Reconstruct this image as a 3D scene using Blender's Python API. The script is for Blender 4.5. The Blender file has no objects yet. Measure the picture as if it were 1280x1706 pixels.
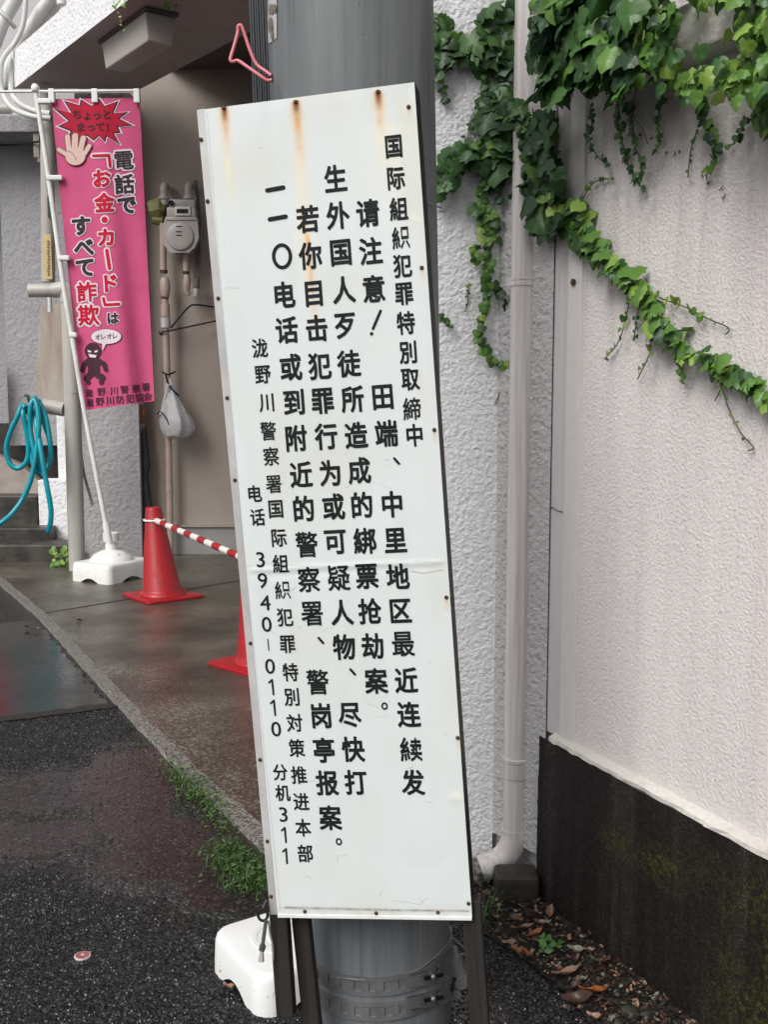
import bpy, bmesh, math, random
import numpy as np
from mathutils import Vector, Matrix, Euler
random.seed(7); np.random.seed(7)
sc = bpy.context.scene; COL = sc.collection
R = math.radians
# ------------------------------------------------------------------ camera, sky, sun, exposure
F, CX, CY, PITCH, H = 1750.0, 640.0, 853.0, R(6.45), 1.5
cam = bpy.data.cameras.new('camera'); cam.sensor_fit = 'VERTICAL'; cam.sensor_height = 36
cam.lens = F / 1706 * 36; cam.clip_start = .05; cam.clip_end = 400
co = bpy.data.objects.new('camera', cam); COL.objects.link(co)
co.location = (0, 0, H); co.rotation_euler = (R(90) - PITCH, 0, 0); sc.camera = co
w = bpy.data.worlds.new('World'); sc.world = w; w.use_nodes = True
nt = w.node_tree; nt.nodes.clear()
SUN_EL, SUN_ROT = R(52), R(215)
sky = nt.nodes.new('ShaderNodeTexSky'); sky.sky_type = 'NISHITA'; sky.sun_disc = False
sky.sun_elevation = SUN_EL; sky.sun_rotation = SUN_ROT; sky.air_density = 1.0; sky.dust_density = 4.0; sky.ozone_density = 1.0
hs = nt.nodes.new('ShaderNodeHueSaturation'); hs.inputs['Saturation'].default_value = .12
bg = nt.nodes.new('ShaderNodeBackground'); bg.inputs['Strength'].default_value = .11
ow = nt.nodes.new('ShaderNodeOutputWorld')
nt.links.new(sky.outputs[0], hs.inputs['Color']); nt.links.new(hs.outputs[0], bg.inputs['Color']); nt.links.new(bg.outputs[0], ow.inputs[0])
sl = bpy.data.lights.new('overcast_sun', 'SUN'); sl.energy = 1.3; sl.angle = R(26); sl.color = (1, .985, .96)
so = bpy.data.objects.new('overcast_sun', sl); COL.objects.link(so)
# light comes from behind the camera, above and a little from the left
so.rotation_euler = Euler((R(52), 0, R(-32)))
sc.view_settings.view_transform = 'Standard'; sc.view_settings.look = 'None'
sc.view_settings.exposure = 0.50; sc.view_settings.gamma = 1.0; sc.view_settings.use_curve_mapping = False
sc.cycles.max_bounces = 8
sc.cycles.use_denoising = True

# ------------------------------------------------------------------ geometry helpers
_c, _s = math.cos(PITCH), math.sin(PITCH)
def ray(px, py):
    a = (px - CX) / F; b = (CY - py) / F
    return Vector((a, _c + b * _s, -_s + b * _c))
CAM = Vector((0, 0, H))
def gp(px, py, z=0.0):
    d = ray(px, py); return CAM + d * ((z - H) / d.z)
def yp(px, py, Y):
    d = ray(px, py); return CAM + d * (Y / d.y)
def plane_pt(px, py, p0, n):
    d = ray(px, py); return CAM + d * ((p0 - CAM).dot(n) / d.dot(n))
def lerp(a, b, t): return a + (b - a) * t

class MB:
    def __init__(s): s.v = []; s.f = []; s.m = []; s.cur = 0
    def add(s, vs, fs, M=None):
        b = len(s.v)
        for v in vs:
            v = Vector(v); s.v.append(M @ v if M else v)
        for f in fs: s.f.append([b + i for i in f]); s.m.append(s.cur)
        return s
    def box(s, c, size, M=None):
        x, y, z = [k / 2 for k in size]; c = Vector(c)
        vs = [c + Vector((i, j, k)) for i in (-x, x) for j in (-y, y) for k in (-z, z)]
        return s.add(vs, [(0, 1, 3, 2), (4, 6, 7, 5), (0, 4, 5, 1), (2, 3, 7, 6), (0, 2, 6, 4), (1, 5, 7, 3)], M)
    def prism(s, poly, z0, z1, M=None):     # poly list of (x,y) ccw
        n = len(poly)
        vs = [(p[0], p[1], z0) for p in poly] + [(p[0], p[1], z1) for p in poly]
        fs = [tuple(range(n))[::-1], tuple(range(n, 2 * n))] + [(i, (i + 1) % n, n + (i + 1) % n, n + i) for i in range(n)]
        return s.add(vs, fs, M)
    def tube(s, pts, r, n=10, cap=True):
        pts = [Vector(p) for p in pts]; rs = r if isinstance(r, (list, tuple)) else [r] * len(pts)
        up = None; b = len(s.v); k = len(pts)
        for i, p in enumerate(pts):
            t = (pts[min(i + 1, k - 1)] - pts[max(i - 1, 0)]).normalized()
            if up is None:
                up = Vector((0, 0, 1)) if abs(t.z) < .9 else Vector((1, 0, 0))
            u = (up - t * up.dot(t)).normalized(); up = u; q = t.cross(u)
            for j in range(n):
                a = 2 * math.pi * j / n
                s.v.append(p + (u * math.cos(a) + q * math.sin(a)) * rs[i])
        for i in range(k - 1):
            for j in range(n):
                s.f.append([b + i * n + j, b + i * n + (j + 1) % n, b + (i + 1) * n + (j + 1) % n, b + (i + 1) * n + j]); s.m.append(s.cur)
        if cap:
            s.f.append([b + j for j in range(n)][::-1]); s.m.append(s.cur)
            s.f.append([b + (k - 1) * n + j for j in range(n)]); s.m.append(s.cur)
        return s
    def lathe(s, prof, n=32, M=None, shear=None):    # prof list of (r,z)
        b = len(s.v)
        for (r, z) in prof:
            for j in range(n):
                a = 2 * math.pi * j / n; v = Vector((r * math.cos(a), r * math.sin(a), z))
                if shear: v += shear(z)
                s.v.append(M @ v if M else v)
        for i in range(len(prof) - 1):
            for j in range(n):
                s.f.append([b + i * n + j, b + i * n + (j + 1) % n, b + (i + 1) * n + (j + 1) % n, b + (i + 1) * n + j]); s.m.append(s.cur)
        s.f.append([b + j for j in range(n)][::-1]); s.m.append(s.cur)
        s.f.append([b + (len(prof) - 1) * n + j for j in range(n)]); s.m.append(s.cur)
        return s
    def mesh(s, name, mats, smooth=None, bevel=0, seg=2):
        me = bpy.data.meshes.new(name); me.from_pydata([tuple(v) for v in s.v], [], s.f); me.update()
        if not isinstance(mats, (list, tuple)): mats = [mats]
        for m in mats: me.materials.append(m)
        me.polygons.foreach_set('material_index', s.m)
        if bevel:
            bm = bmesh.new(); bm.from_mesh(me); bmesh.ops.remove_doubles(bm, verts=bm.verts, dist=1e-6)
            es = [e for e in bm.edges if len(e.link_faces) == 2 and e.calc_face_angle(0) > R(30)]
            bmesh.ops.bevel(bm, geom=es, offset=bevel, segments=seg, affect='EDGES', clamp_overlap=True, profile=.6)
            bmesh.ops.recalc_face_normals(bm, faces=bm.faces)
            bm.to_mesh(me); bm.free()
        if smooth is not None:
            me.shade_smooth() if hasattr(me, 'shade_smooth') else None
            try: me.set_sharp_from_angle(angle=R(smooth))
            except Exception: pass
        return me
def curve_pts(pts, k=8):      # catmull-rom
    P = [Vector(p) for p in pts]; P = [P[0] * 2 - P[1]] + P + [P[-1] * 2 - P[-2]]; out = []
    for i in range(1, len(P) - 2):
        for j in range(k):
            t = j / k; a, b, c, d = P[i - 1:i + 3]
            out.append(.5 * ((2 * b) + (c - a) * t + (2 * a - 5 * b + 4 * c - d) * t * t + (3 * b - a - 3 * c + d) * t ** 3))
    out.append(P[-2]); return out

_W = {}
def link(name, data, parent=None, M=None):
    o = bpy.data.objects.new(name, data); COL.objects.link(o)
    if parent is not None:
        o.parent = parent
        if M is None: o.matrix_parent_inverse = _W[parent.name].inverted()   # mesh given in world coordinates
    if M is not None: o.matrix_basis = M
    _W[o.name] = (_W[parent.name] @ M) if (parent is not None and M is not None) else (M or Matrix())
    return o
def tag(o, label=None, cat=None, group=None, kind=None):
    if label: o['label'] = label
    if cat: o['category'] = cat
    if group: o['group'] = group
    if kind: o['kind'] = kind
    return o
def root(name, M, label, cat, group=None):
    if not isinstance(M, Matrix): M = Matrix.Translation(M)
    o = bpy.data.objects.new(name, None); COL.objects.link(o); o.matrix_basis = M; o.empty_display_size = .1
    _W[o.name] = M.copy(); return tag(o, label, cat, group)
I4 = Matrix()

# ------------------------------------------------------------------ materials
def new_mat(name):
    m = bpy.data.materials.new(name); m.use_nodes = True
    nt = m.node_tree; b = nt.nodes['Principled BSDF']; return m, nt, b
def N(nt, t, **kw):
    n = nt.nodes.new('ShaderNode' + t)
    for k, v in kw.items():
        if k in n.inputs: n.inputs[k].default_value = v
        else: setattr(n, k, v)
    return n
def ramp(nt, src, stops):
    r = nt.nodes.new('ShaderNodeValToRGB'); nt.links.new(src, r.inputs[0])
    while len(r.color_ramp.elements) < len(stops): r.color_ramp.elements.new(.5)
    for e, (p, c) in zip(r.color_ramp.elements, stops):
        e.position = p; e.color = (*c, 1) if not isinstance(c, (int, float)) else (c, c, c, 1)
    return r.outputs[0]
def coords(nt, scale=(1, 1, 1)):
    t = nt.nodes.new('ShaderNodeTexCoord'); m = nt.nodes.new('ShaderNodeMapping')
    m.inputs['Scale'].default_value = scale; nt.links.new(t.outputs['Object'], m.inputs[0]); return m.outputs[0]
def noise(nt, co, scale, detail=4, rough=.55):
    n = nt.nodes.new('ShaderNodeTexNoise'); nt.links.new(co, n.inputs['Vector'])
    n.inputs['Scale'].default_value = scale; n.inputs['Detail'].default_value = detail; n.inputs['Roughness'].default_value = rough
    return n.outputs['Fac']
def vor(nt, co, scale, feature='F1', out='Distance', rnd=1.0):
    n = nt.nodes.new('ShaderNodeTexVoronoi'); n.feature = feature; nt.links.new(co, n.inputs['Vector'])
    n.inputs['Scale'].default_value = scale; n.inputs['Randomness'].default_value = rnd
    return n.outputs[out]
def mix(nt, f, a, b, blend='MIX'):
    n = nt.nodes.new('ShaderNodeMix'); n.data_type = 'RGBA'; n.blend_type = blend
    for i, v in ((0, f), (6, a), (7, b)):
        if hasattr(v, 'links') or hasattr(v, 'is_linked'): nt.links.new(v, n.inputs[i])
        elif isinstance(v, (int, float)) and i == 0: n.inputs[i].default_value = v
        else: n.inputs[i].default_value = (*v, 1) if not isinstance(v, (int, float)) else (v, v, v, 1)
    return n.outputs[2]
def math_(nt, op, a, b=0.0, clamp=False):
    n = nt.nodes.new('ShaderNodeMath'); n.operation = op; n.use_clamp = clamp
    for i, v in ((0, a), (1, b)):
        if hasattr(v, 'is_linked'): nt.links.new(v, n.inputs[i])
        else: n.inputs[i].default_value = v
    return n.outputs[0]
def bump(nt, h, strength, dist, prev=None):
    n = nt.nodes.new('ShaderNodeBump'); n.inputs['Strength'].default_value = strength; n.inputs['Distance'].default_value = dist
    nt.links.new(h, n.inputs['Height'])
    if prev is not None: nt.links.new(prev, n.inputs['Normal'])
    return n.outputs[0]
def L(nt, a, b): nt.links.new(a, b)
def simple(name, c1, c2=None, scale=8, rough=.5, metal=0, bumps=(), stretch=(1, 1, 1), spec=.5, coat=0, contrast=(.35, .65), rough2=None):
    m, nt, b = new_mat(name); co = coords(nt, stretch)
    c2 = c2 or tuple(k * .8 for k in c1)
    f = noise(nt, co, scale, 6, .6)
    L(nt, ramp(nt, f, [(contrast[0], c1), (contrast[1], c2)]), b.inputs['Base Color'])
    if rough2 is not None: L(nt, ramp(nt, noise(nt, co, scale * 1.7, 4), [(.35, rough), (.65, rough2)]), b.inputs['Roughness'])
    else: b.inputs['Roughness'].default_value = rough
    b.inputs['Metallic'].default_value = metal; b.inputs['Specular IOR Level'].default_value = spec
    b.inputs['Coat Weight'].default_value = coat
    prev = None
    for (sc_, st, di) in bumps: prev = bump(nt, noise(nt, co, sc_, 5, .6), st, di, prev)
    if prev is not None: L(nt, prev, b.inputs['Normal'])
    return m
def stucco(name, c1, c2, scale, dist, stain=None, vlike=True, strength=1.0, spec_dark=.8):
    m, nt, b = new_mat(name); co = coords(nt)
    n1 = noise(nt, co, scale, 5, .6); n2 = noise(nt, co, scale * .35, 3, .5)
    warp = mix(nt, .035, co, nt.nodes.new('ShaderNodeTexNoise').outputs['Color'])
    v = vor(nt, co, scale * .6, 'SMOOTH_F1')
    h = math_(nt, 'ADD', math_(nt, 'MULTIPLY', n1, 1.0), math_(nt, 'MULTIPLY', v, .55 if vlike else .2))
    big = noise(nt, coords(nt, (1, 1, .35)), 1.6, 4, .6)
    col = ramp(nt, big, [(.3, c1), (.72, c2)])
    # colour darkens in the pits of the relief
    pit = ramp(nt, h, [(.28, spec_dark), (.62, 1.0)])
    col = mix(nt, 1.0, col, pit, 'MULTIPLY')
    if stain:
        st = noise(nt, coords(nt, (9, 9, .5)), 1.0, 5, .65)
        zz = N(nt, 'SeparateXYZ'); L(nt, coords(nt), zz.inputs[0])
        top = math_(nt, 'SUBTRACT', zz.outputs['Z'], stain[1]); top = math_(nt, 'MULTIPLY', top, stain[2], True)
        f = math_(nt, 'MULTIPLY', ramp(nt, st, [(.42, 0.), (.7, 1.)]), math_(nt, 'ADD', top, stain[3]), True)
        col = mix(nt, f, col, stain[0])
    L(nt, col, b.inputs['Base Color']); b.inputs['Roughness'].default_value = .85
    b.inputs['Specular IOR Level'].default_value = .25
    L(nt, bump(nt, h, strength, dist), b.inputs['Normal'])
    return m

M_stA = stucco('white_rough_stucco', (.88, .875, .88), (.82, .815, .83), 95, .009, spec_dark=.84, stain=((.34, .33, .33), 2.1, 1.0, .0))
M_stB = stucco('shaded_side_stucco', (.64, .62, .615), (.56, .54, .54), 80, .014, spec_dark=.75)  # pillar stucco darkened: the side face's shade is put into its colour
M_stC = stucco('pinkish_fine_stucco', (.82, .765, .745), (.72, .665, .65), 125, .0055, vlike=False, spec_dark=.88, stain=((.40, .335, .335), 1.45, .9, .20))
M_smooth = stucco('smooth_render', (.70, .66, .65), (.56, .52, .52), 30, .0012, vlike=False, spec_dark=.95, stain=((.25, .22, .22), 1.2, .5, .3))
M_smooth2 = stucco('smooth_pilaster', (.72, .69, .66), (.62, .59, .57), 30, .0012, vlike=False, spec_dark=.95, stain=((.33, .3, .28), 1.6, .5, .1))
M_ledge = stucco('chipped_white_ledge', (.76, .73, .69), (.50, .46, .41), 60, .004, vlike=False, spec_dark=.8)
M_grey_st = stucco('grey_stucco', (.40, .39, .40), (.33, .32, .33), 38, .012, vlike=False, spec_dark=.85, stain=((.2, .19, .19), 2.9, .5, .0))
M_pillar = stucco('pillar_stucco', (.46, .44, .445), (.39, .37, .38), 32, .014, vlike=False, spec_dark=.82, stain=((.2, .19, .19), 2.0, .5, .05))
M_fascia = stucco('fascia_stucco', (.88, .87, .88), (.82, .81, .82), 42, .012, spec_dark=.30)
M_uwall = stucco('upper_wall', (.56, .54, .55), (.48, .46, .47), 30, .004, vlike=False, spec_dark=.9)
M_soffit = simple('brown_grey_soffit', (.48, .41, .395), (.41, .345, .33), 2.2, .8, bumps=((60, .2, .003),))
M_brown = simple('brown_siding', (.13, .095, .084), (.10, .073, .065), 3, .6, bumps=((30, .2, .003),), stretch=(1, 1, .15))
M_beige = simple('beige_panel', (.36, .305, .262), (.30, .25, .215), 1.5, .65, bumps=((40, .3, .004),), stretch=(1, 1, .5))
M_gpanel = simple('grey_panel', (.30, .285, .28), (.24, .23, .22), 3, .6)
M_upvc = simple('grey_pvc', (.50, .48, .44), (.38, .355, .32), 3, .42, bumps=((14, .1, .002),), stretch=(3, 3, .3))
M_dpipe = simple('weathered_downpipe', (.70, .665, .64), (.47, .395, .39), 5.5, .45, stretch=(11, 11, .3), bumps=((30, .1, .001),), contrast=(.4, .72))
M_duct = simple('white_duct', (.66, .66, .64), (.56, .56, .54), 5, .45)
M_fix = simple('fixture_plastic', (.48, .44, .40), (.42, .38, .35), 3, .35)
M_fixd = simple('fixture_mount', (.12, .10, .095), None, 3, .5)
M_black = simple('black_plastic', (.010, .010, .011), (.018, .018, .019), 12, .55, spec=.2)
M_darkg = simple('dark_rubber', (.035, .037, .045), (.055, .06, .07), 6, .4)
M_wood = simple('weathered_dark_wood', (.028, .021, .018), (.010, .008, .007), 5, .7, stretch=(14, 14, .8), bumps=((10, .6, .004),))
M_alu = simple('dull_aluminium', (.56, .55, .54), (.36, .35, .34), 6, .45, metal=.15, stretch=(1, 1, .6))
M_screw = simple('rusty_screw', (.05, .028, .018), (.10, .045, .02), 60, .6, metal=.3)
M_steel = simple('grey_steel', (.24, .245, .25), (.15, .152, .155), 10, .42, metal=.5, bumps=((50, .15, .001),))
M_rope = simple('dark_cord', (.05, .055, .05), (.09, .1, .09), 60, .6)
M_tank = simple('white_polyethylene', (.76, .76, .73), (.60, .59, .54), 7, .36, spec=.5, contrast=(.45, .8), rough2=.5)
M_cone = simple('red_cone_rubber', (.36, .007, .012), (.25, .014, .016), 13, .32, bumps=((60, .06, .002),), contrast=(.48, .74), rough2=.55)
M_barw = simple('white_bar_plastic', (.78, .76, .72), (.7, .68, .64), 5, .35)
M_hose = simple('teal_hose_rubber', (.0, .30, .36), (.0, .22, .28), 5, .25)
M_hoseb = simple('hose_hook_metal', (.3, .28, .25), (.2, .19, .17), 20, .4, metal=.6)
M_hang = simple('pink_hanger_plastic', (.66, .20, .23), (.55, .14, .17), 10, .4)
M_ink = simple('black_sign_paint', (.008, .010, .010), (.016, .02, .019), 25, .6, spec=.15)
M_pipeP = simple('pinkish_gas_pipe', (.44, .335, .29), (.35, .26, .22), 5, .5)
M_meter = simple('meter_grey', (.43, .40, .375), (.36, .33, .31), 5, .4)
M_yg = simple('yellow_green_valve', (.22, .21, .07), (.15, .15, .05), 12, .5)
M_tag = simple('yellow_tag', (.62, .48, .22), (.52, .38, .16), 30, .6)
M_dgreen = simple('dark_green_mark', (.02, .035, .03), None, 9, .5)
M_stone = simple('brown_stone', (.045, .032, .025), (.022, .016, .013), 9, .6, bumps=((18, .6, .012), (90, .5, .004)))
M_step = simple('dark_wet_step', (.065, .055, .045), (.02, .017, .014), 5, .45, bumps=((25, .5, .008),), contrast=(.38, .6))
M_stair = simple('beige_stair_side', (.38, .33, .29), (.26, .22, .19), 4, .6, bumps=((25, .3, .004),))
M_pebble = simple('grey_pebble', (.05, .055, .042), (.025, .026, .020), 25, .45)
M_disc = simple('pink_marker', (.36, .13, .12), (.22, .07, .07), 60, .4)
M_discw = simple('marker_white', (.6, .5, .5), (.5, .4, .4), 60, .4)
M_sticker = simple('sticker_white', (.48, .47, .48), (.42, .41, .42), 10, .45)
M_stb = simple('sticker_brown', (.14, .10, .075), (.20, .15, .11), 50, .5)
M_shade = simple('umbrella_black', (.01, .01, .011), (.02, .02, .02), 10, .55)
M_orange = simple('orange_plastic', (.35, .08, .02), None, 10, .5)

def mat_tank_spotted():
    m, nt, b = new_mat('spotted_tank'); co = coords(nt)
    zz = N(nt, 'SeparateXYZ'); L(nt, co, zz.inputs[0])
    v = vor(nt, co, 120); sp = ramp(nt, v, [(.12, 1.), (.2, 0.)])
    msk = ramp(nt, noise(nt, co, 22, 3), [(.48, 0.), (.56, 1.)])
    low = ramp(nt, zz.outputs['Z'], [(.06, 1.), (.085, 0.)])
    f = math_(nt, 'MULTIPLY', math_(nt, 'MULTIPLY', sp, msk), low)
    L(nt, mix(nt, f, (.80, .80, .78), (.05, .05, .045)), b.inputs['Base Color']); b.inputs['Roughness'].default_value = .3
    return m
M_tank2 = mat_tank_spotted()

def mat_pole():
    m, nt, b = new_mat('weathered_grey_pole'); co = coords(nt, (13, 13, .45)); c1 = coords(nt)
    f = noise(nt, co, 3.2, 7, .7); g = noise(nt, c1, 2.0, 4)
    col = ramp(nt, f, [(.34, (.085, .094, .104)), (.46, (.128, .140, .152)), (.55, (.14, .152, .163)), (.68, (.19, .202, .212))])
    col = mix(nt, ramp(nt, g, [(.4, 0.), (.75, .5)]), col, (.15, .155, .15))
    sp = ramp(nt, vor(nt, c1, 26), [(.035, 1.), (.06, 0.)])
    col = mix(nt, sp, col, (.05, .055, .06))
    L(nt, col, b.inputs['Base Color']); b.inputs['Roughness'].default_value = .48; b.inputs['Specular IOR Level'].default_value = .45
    L(nt, bump(nt, noise(nt, coords(nt, (6, 6, 1)), 14, 5), .25, .003), b.inputs['Normal']); return m
M_pole = mat_pole()

def mat_asphalt(name, base=(.026, .025, .026), light=(.11, .105, .10), wet=.53, agg=105, bd=.030, wetter=False):
    m, nt, b = new_mat(name); co = coords(nt)
    v = vor(nt, co, agg); v2 = vor(nt, co, agg, 'F1', 'Color')
    sepc = N(nt, 'SeparateColor'); L(nt, v2, sepc.inputs[0])
    peb = ramp(nt, sepc.outputs[0], [(.0, tuple(k * .6 for k in base)), (.5, tuple(k * 1.3 for k in base)), (.8, tuple(k * 2.6 for k in base)), (.97, light)])
    big = noise(nt, co, 1.6, 6, .62)
    film = None
    for (bx, by, rx, ry) in ((250, 1290, .42, .95), (300, 1420, .55, .48), (420, 1500, .42, .28), (110, 1320, .60, .40), (60, 1400, .55, .35), (740, 1700, .4, .3)):
        c = gp(bx, by); mp = nt.nodes.new('ShaderNodeMapping'); mp.inputs['Location'].default_value = (-c.x / rx, -c.y / ry, 0); mp.inputs['Scale'].default_value = (1 / rx, 1 / ry, 0); L(nt, co, mp.inputs[0])
        ln = nt.nodes.new('ShaderNodeVectorMath'); ln.operation = 'LENGTH'; L(nt, mp.outputs[0], ln.inputs[0])
        z_ = ramp(nt, ln.outputs['Value'], [(.2, 1.), (1.0, 0.)]); film = z_ if film is None else math_(nt, 'MAXIMUM', film, z_)
    pud = ramp(nt, math_(nt, 'ADD', math_(nt, 'MULTIPLY', film, .42), big), [(wet + .10, 0.), (wet + .26, 1.)])
    col = mix(nt, pud, peb, mix(nt, .55, peb, (.020, .013, .012)))
    col = mix(nt, ramp(nt, noise(nt, co, 5, 4), [(.45, 0.), (.7, .35)]), col, (.045, .036, .034))
    L(nt, col, b.inputs['Base Color'])
    rgh = mix(nt, pud, (.18, .18, .18), (.07, .07, .07) if not wetter else (.04, .04, .04)); L(nt, rgh, b.inputs['Roughness'])
    h = math_(nt, 'SUBTRACT', 1.0, v); h = math_(nt, 'ADD', h, math_(nt, 'MULTIPLY', noise(nt, co, 210, 3), .8))
    st = math_(nt, 'SUBTRACT', 1.0, math_(nt, 'MULTIPLY', pud, .90))
    bn = nt.nodes.new('ShaderNodeBump'); bn.inputs['Distance'].default_value = bd; L(nt, h, bn.inputs['Height']); L(nt, st, bn.inputs['Strength'])
    n2 = bump(nt, noise(nt, co, 9, 4), .25, .01, bn.outputs[0])
    L(nt, n2, b.inputs['Normal']); b.inputs['Specular IOR Level'].default_value = .55
    return m
M_asph = mat_asphalt('wet_asphalt', base=(.014, .0128, .013))
M_asph2 = mat_asphalt('dark_wet_asphalt', (.02, .02, .021), (.09, .085, .08), .6, 170, .012)
def mat_patch():
    m, nt, b = new_mat('wet_concrete_patch'); co = coords(nt)
    col = ramp(nt, noise(nt, co, 3, 6, .65), [(.35, (.030, .029, .028)), (.7, (.014, .013, .013))])
    L(nt, col, b.inputs['Base Color'])
    L(nt, ramp(nt, noise(nt, co, 2.2, 4), [(.4, .08), (.68, .30)]), b.inputs['Roughness'])
    L(nt, bump(nt, noise(nt, co, 34, 5), .2, .006), b.inputs['Normal']); return m
M_patch = mat_patch()
def mat_concrete():
    m, nt, b = new_mat('wet_apron_concrete'); co = coords(nt)
    zz = N(nt, 'SeparateXYZ'); L(nt, co, zz.inputs[0])
    base = ramp(nt, noise(nt, co, 1.5, 6, .62), [(.32, (.125, .110, .085)), (.5, (.072, .058, .045)), (.68, (.032, .023, .018))])
    v = vor(nt, co, 110, 'F1', 'Color'); sp = N(nt, 'SeparateColor'); L(nt, v, sp.inputs[0])
    spk = ramp(nt, sp.outputs[0], [(.3, .5), (.7, 1.1), (.97, 2.7)])
    k_a, k_b = gp(61, 1030), gp(389, 1374); e_ = (k_b - k_a).normalized(); n_ = Vector((-e_.y, e_.x)); n_ = n_ if n_.x > 0 else -n_      # worn, exposed aggregate along the road edge
    dk_ = math_(nt, 'ADD', math_(nt, 'ADD', math_(nt, 'MULTIPLY', zz.outputs['X'], n_.x), math_(nt, 'MULTIPLY', zz.outputs['Y'], n_.y)), -(k_a.x * n_.x + k_a.y * n_.y))
    dk_ = math_(nt, 'ADD', dk_, math_(nt, 'MULTIPLY', noise(nt, co, 3, 4), .35))
    near = ramp(nt, dk_, [(.18, 1.), (.75, .12)])
    col = mix(nt, near, base, mix(nt, 1.0, base, spk, 'MULTIPLY'))
    L(nt, col, b.inputs['Base Color'])
    L(nt, ramp(nt, noise(nt, co, 1.3, 3), [(.4, .24), (.65, .42)]), b.inputs['Roughness'])
    n1 = bump(nt, vor(nt, co, 110), .35, .004); L(nt, bump(nt, noise(nt, co, 14, 5), .3, .005, n1), b.inputs['Normal'])
    return m
M_conc = mat_concrete()
M_kerb = simple('kerb_concrete', (.26, .245, .22), (.05, .043, .036), 95, .4, bumps=((90, .7, .006), (14, .4, .006)), contrast=(.40, .60))
M_soil = simple('wet_litter_soil', (.028, .020, .015), (.012, .010, .008), 22, .5, bumps=((40, 1, .02), (150, .8, .008)))
def mat_plinth():
    m, nt, b = new_mat('dark_mossy_plinth'); co = coords(nt); cs = coords(nt, (10, 10, .7))
    base = ramp(nt, noise(nt, cs, 1.2, 6, .7), [(.3, (.007, .0058, .005)), (.5, (.013, .0105, .009)), (.70, (.035, .029, .026))])
    zz = N(nt, 'SeparateXYZ'); L(nt, co, zz.inputs[0])
    g = noise(nt, co, 60, 5, .7); g2 = noise(nt, coords(nt, (1, 1, .8)), 4.5, 5, .65)
    zone = None
    for (bx, by, rx, rz) in ((1095, 1430, .13, .075), (1215, 1480, .12, .10), (1225, 1640, .085, .22), (1290, 1560, .10, .3), (1040, 1400, .07, .05)):
        c = plane_pt(bx, by, gp(905, 1492), Vector((-.912, -.41, 0)))
        mp = nt.nodes.new('ShaderNodeMapping'); mp.inputs['Location'].default_value = (-c.x / rx, 0, -c.z / rz); mp.inputs['Scale'].default_value = (1 / rx, 0, 1 / rz); L(nt, co, mp.inputs[0])
        ln = nt.nodes.new('ShaderNodeVectorMath'); ln.operation = 'LENGTH'; L(nt, mp.outputs[0], ln.inputs[0])
        z_ = ramp(nt, ln.outputs['Value'], [(.25, 1.), (1.0, 0.)]); zone = z_ if zone is None else math_(nt, 'MAXIMUM', zone, z_)
    mo = math_(nt, 'MULTIPLY', math_(nt, 'MULTIPLY', ramp(nt, g, [(.42, 0.), (.60, 1.)]), ramp(nt, g2, [(.36, .1), (.58, 1.)])), zone)
    col = mix(nt, mo, base, mix(nt, noise(nt, co, 30), (.028, .031, .006), (.056, .058, .010)))
    sp = ramp(nt, vor(nt, co, 130), [(.07, 1.), (.13, 0.)])
    col = mix(nt, math_(nt, 'MULTIPLY', sp, .3), col, (.09, .08, .07))
    vc = N(nt, 'SeparateColor'); L(nt, vor(nt, co, 260, 'F1', 'Color'), vc.inputs[0])
    col = mix(nt, 1.0, col, ramp(nt, vc.outputs[0], [(.2, .65), (.7, 1.1), (.97, 2.2)]), 'MULTIPLY')
    L(nt, col, b.inputs['Base Color']); b.inputs['Roughness'].default_value = .6; b.inputs['Specular IOR Level'].default_value = .2
    L(nt, bump(nt, noise(nt, co, 90, 6, .7), .8, .008), b.inputs['Normal']); return m
M_plinth = mat_plinth()
def mat_attr(name, rough=.35, wear=False):
    m, nt, b = new_mat(name); a = N(nt, 'Attribute'); a.attribute_name = 'paint'
    L(nt, a.outputs['Color'], b.inputs['Base Color']); b.inputs['Roughness'].default_value = rough
    co = coords(nt); L(nt, bump(nt, noise(nt, co, 40, 4), .06, .002), b.inputs['Normal'])
    b.inputs['Specular IOR Level'].default_value = .35
    return m
M_panel = mat_attr('painted_sheet_metal', .38)
def mat_leaf(name, c1, c2, tr=.25):
    m, nt, b = new_mat(name); oi = N(nt, 'ObjectInfo')
    t = nt.nodes.new('ShaderNodeTexCoord')
    f = noise(nt, t.outputs['Object'], 40, 3)
    col = ramp(nt, math_(nt, 'ADD', math_(nt, 'MULTIPLY', oi.outputs['Random'], .5), math_(nt, 'MULTIPLY', f, .5)), [(.25, c1), (.75, c2)])
    L(nt, col, b.inputs['Base Color']); b.inputs['Roughness'].default_value = .38
    tb = N(nt, 'BsdfTranslucent'); L(nt, col, tb.inputs['Color'])
    mx = N(nt, 'MixShader'); mx.inputs[0].default_value = tr
    o = nt.nodes['Material Output']; L(nt, b.outputs[0], mx.inputs[1]); L(nt, tb.outputs[0], mx.inputs[2]); L(nt, mx.outputs[0], o.inputs[0])
    return m
LEAFM = [mat_leaf('ivy_dark', (.022, .06, .02), (.036, .09, .03)),
         mat_leaf('ivy_mid', (.045, .12, .03), (.075, .175, .042)),
         mat_leaf('ivy_fresh', (.11, .235, .04), (.16, .31, .06)),
         mat_leaf('ivy_lime', (.25, .39, .07), (.34, .48, .11))]
M_grass = mat_leaf('grass_blade', (.035, .085, .016), (.085, .15, .03), .25)
M_stem = simple('vine_stem', (.11, .06, .045), (.07, .04, .03), 30, .6)
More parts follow.
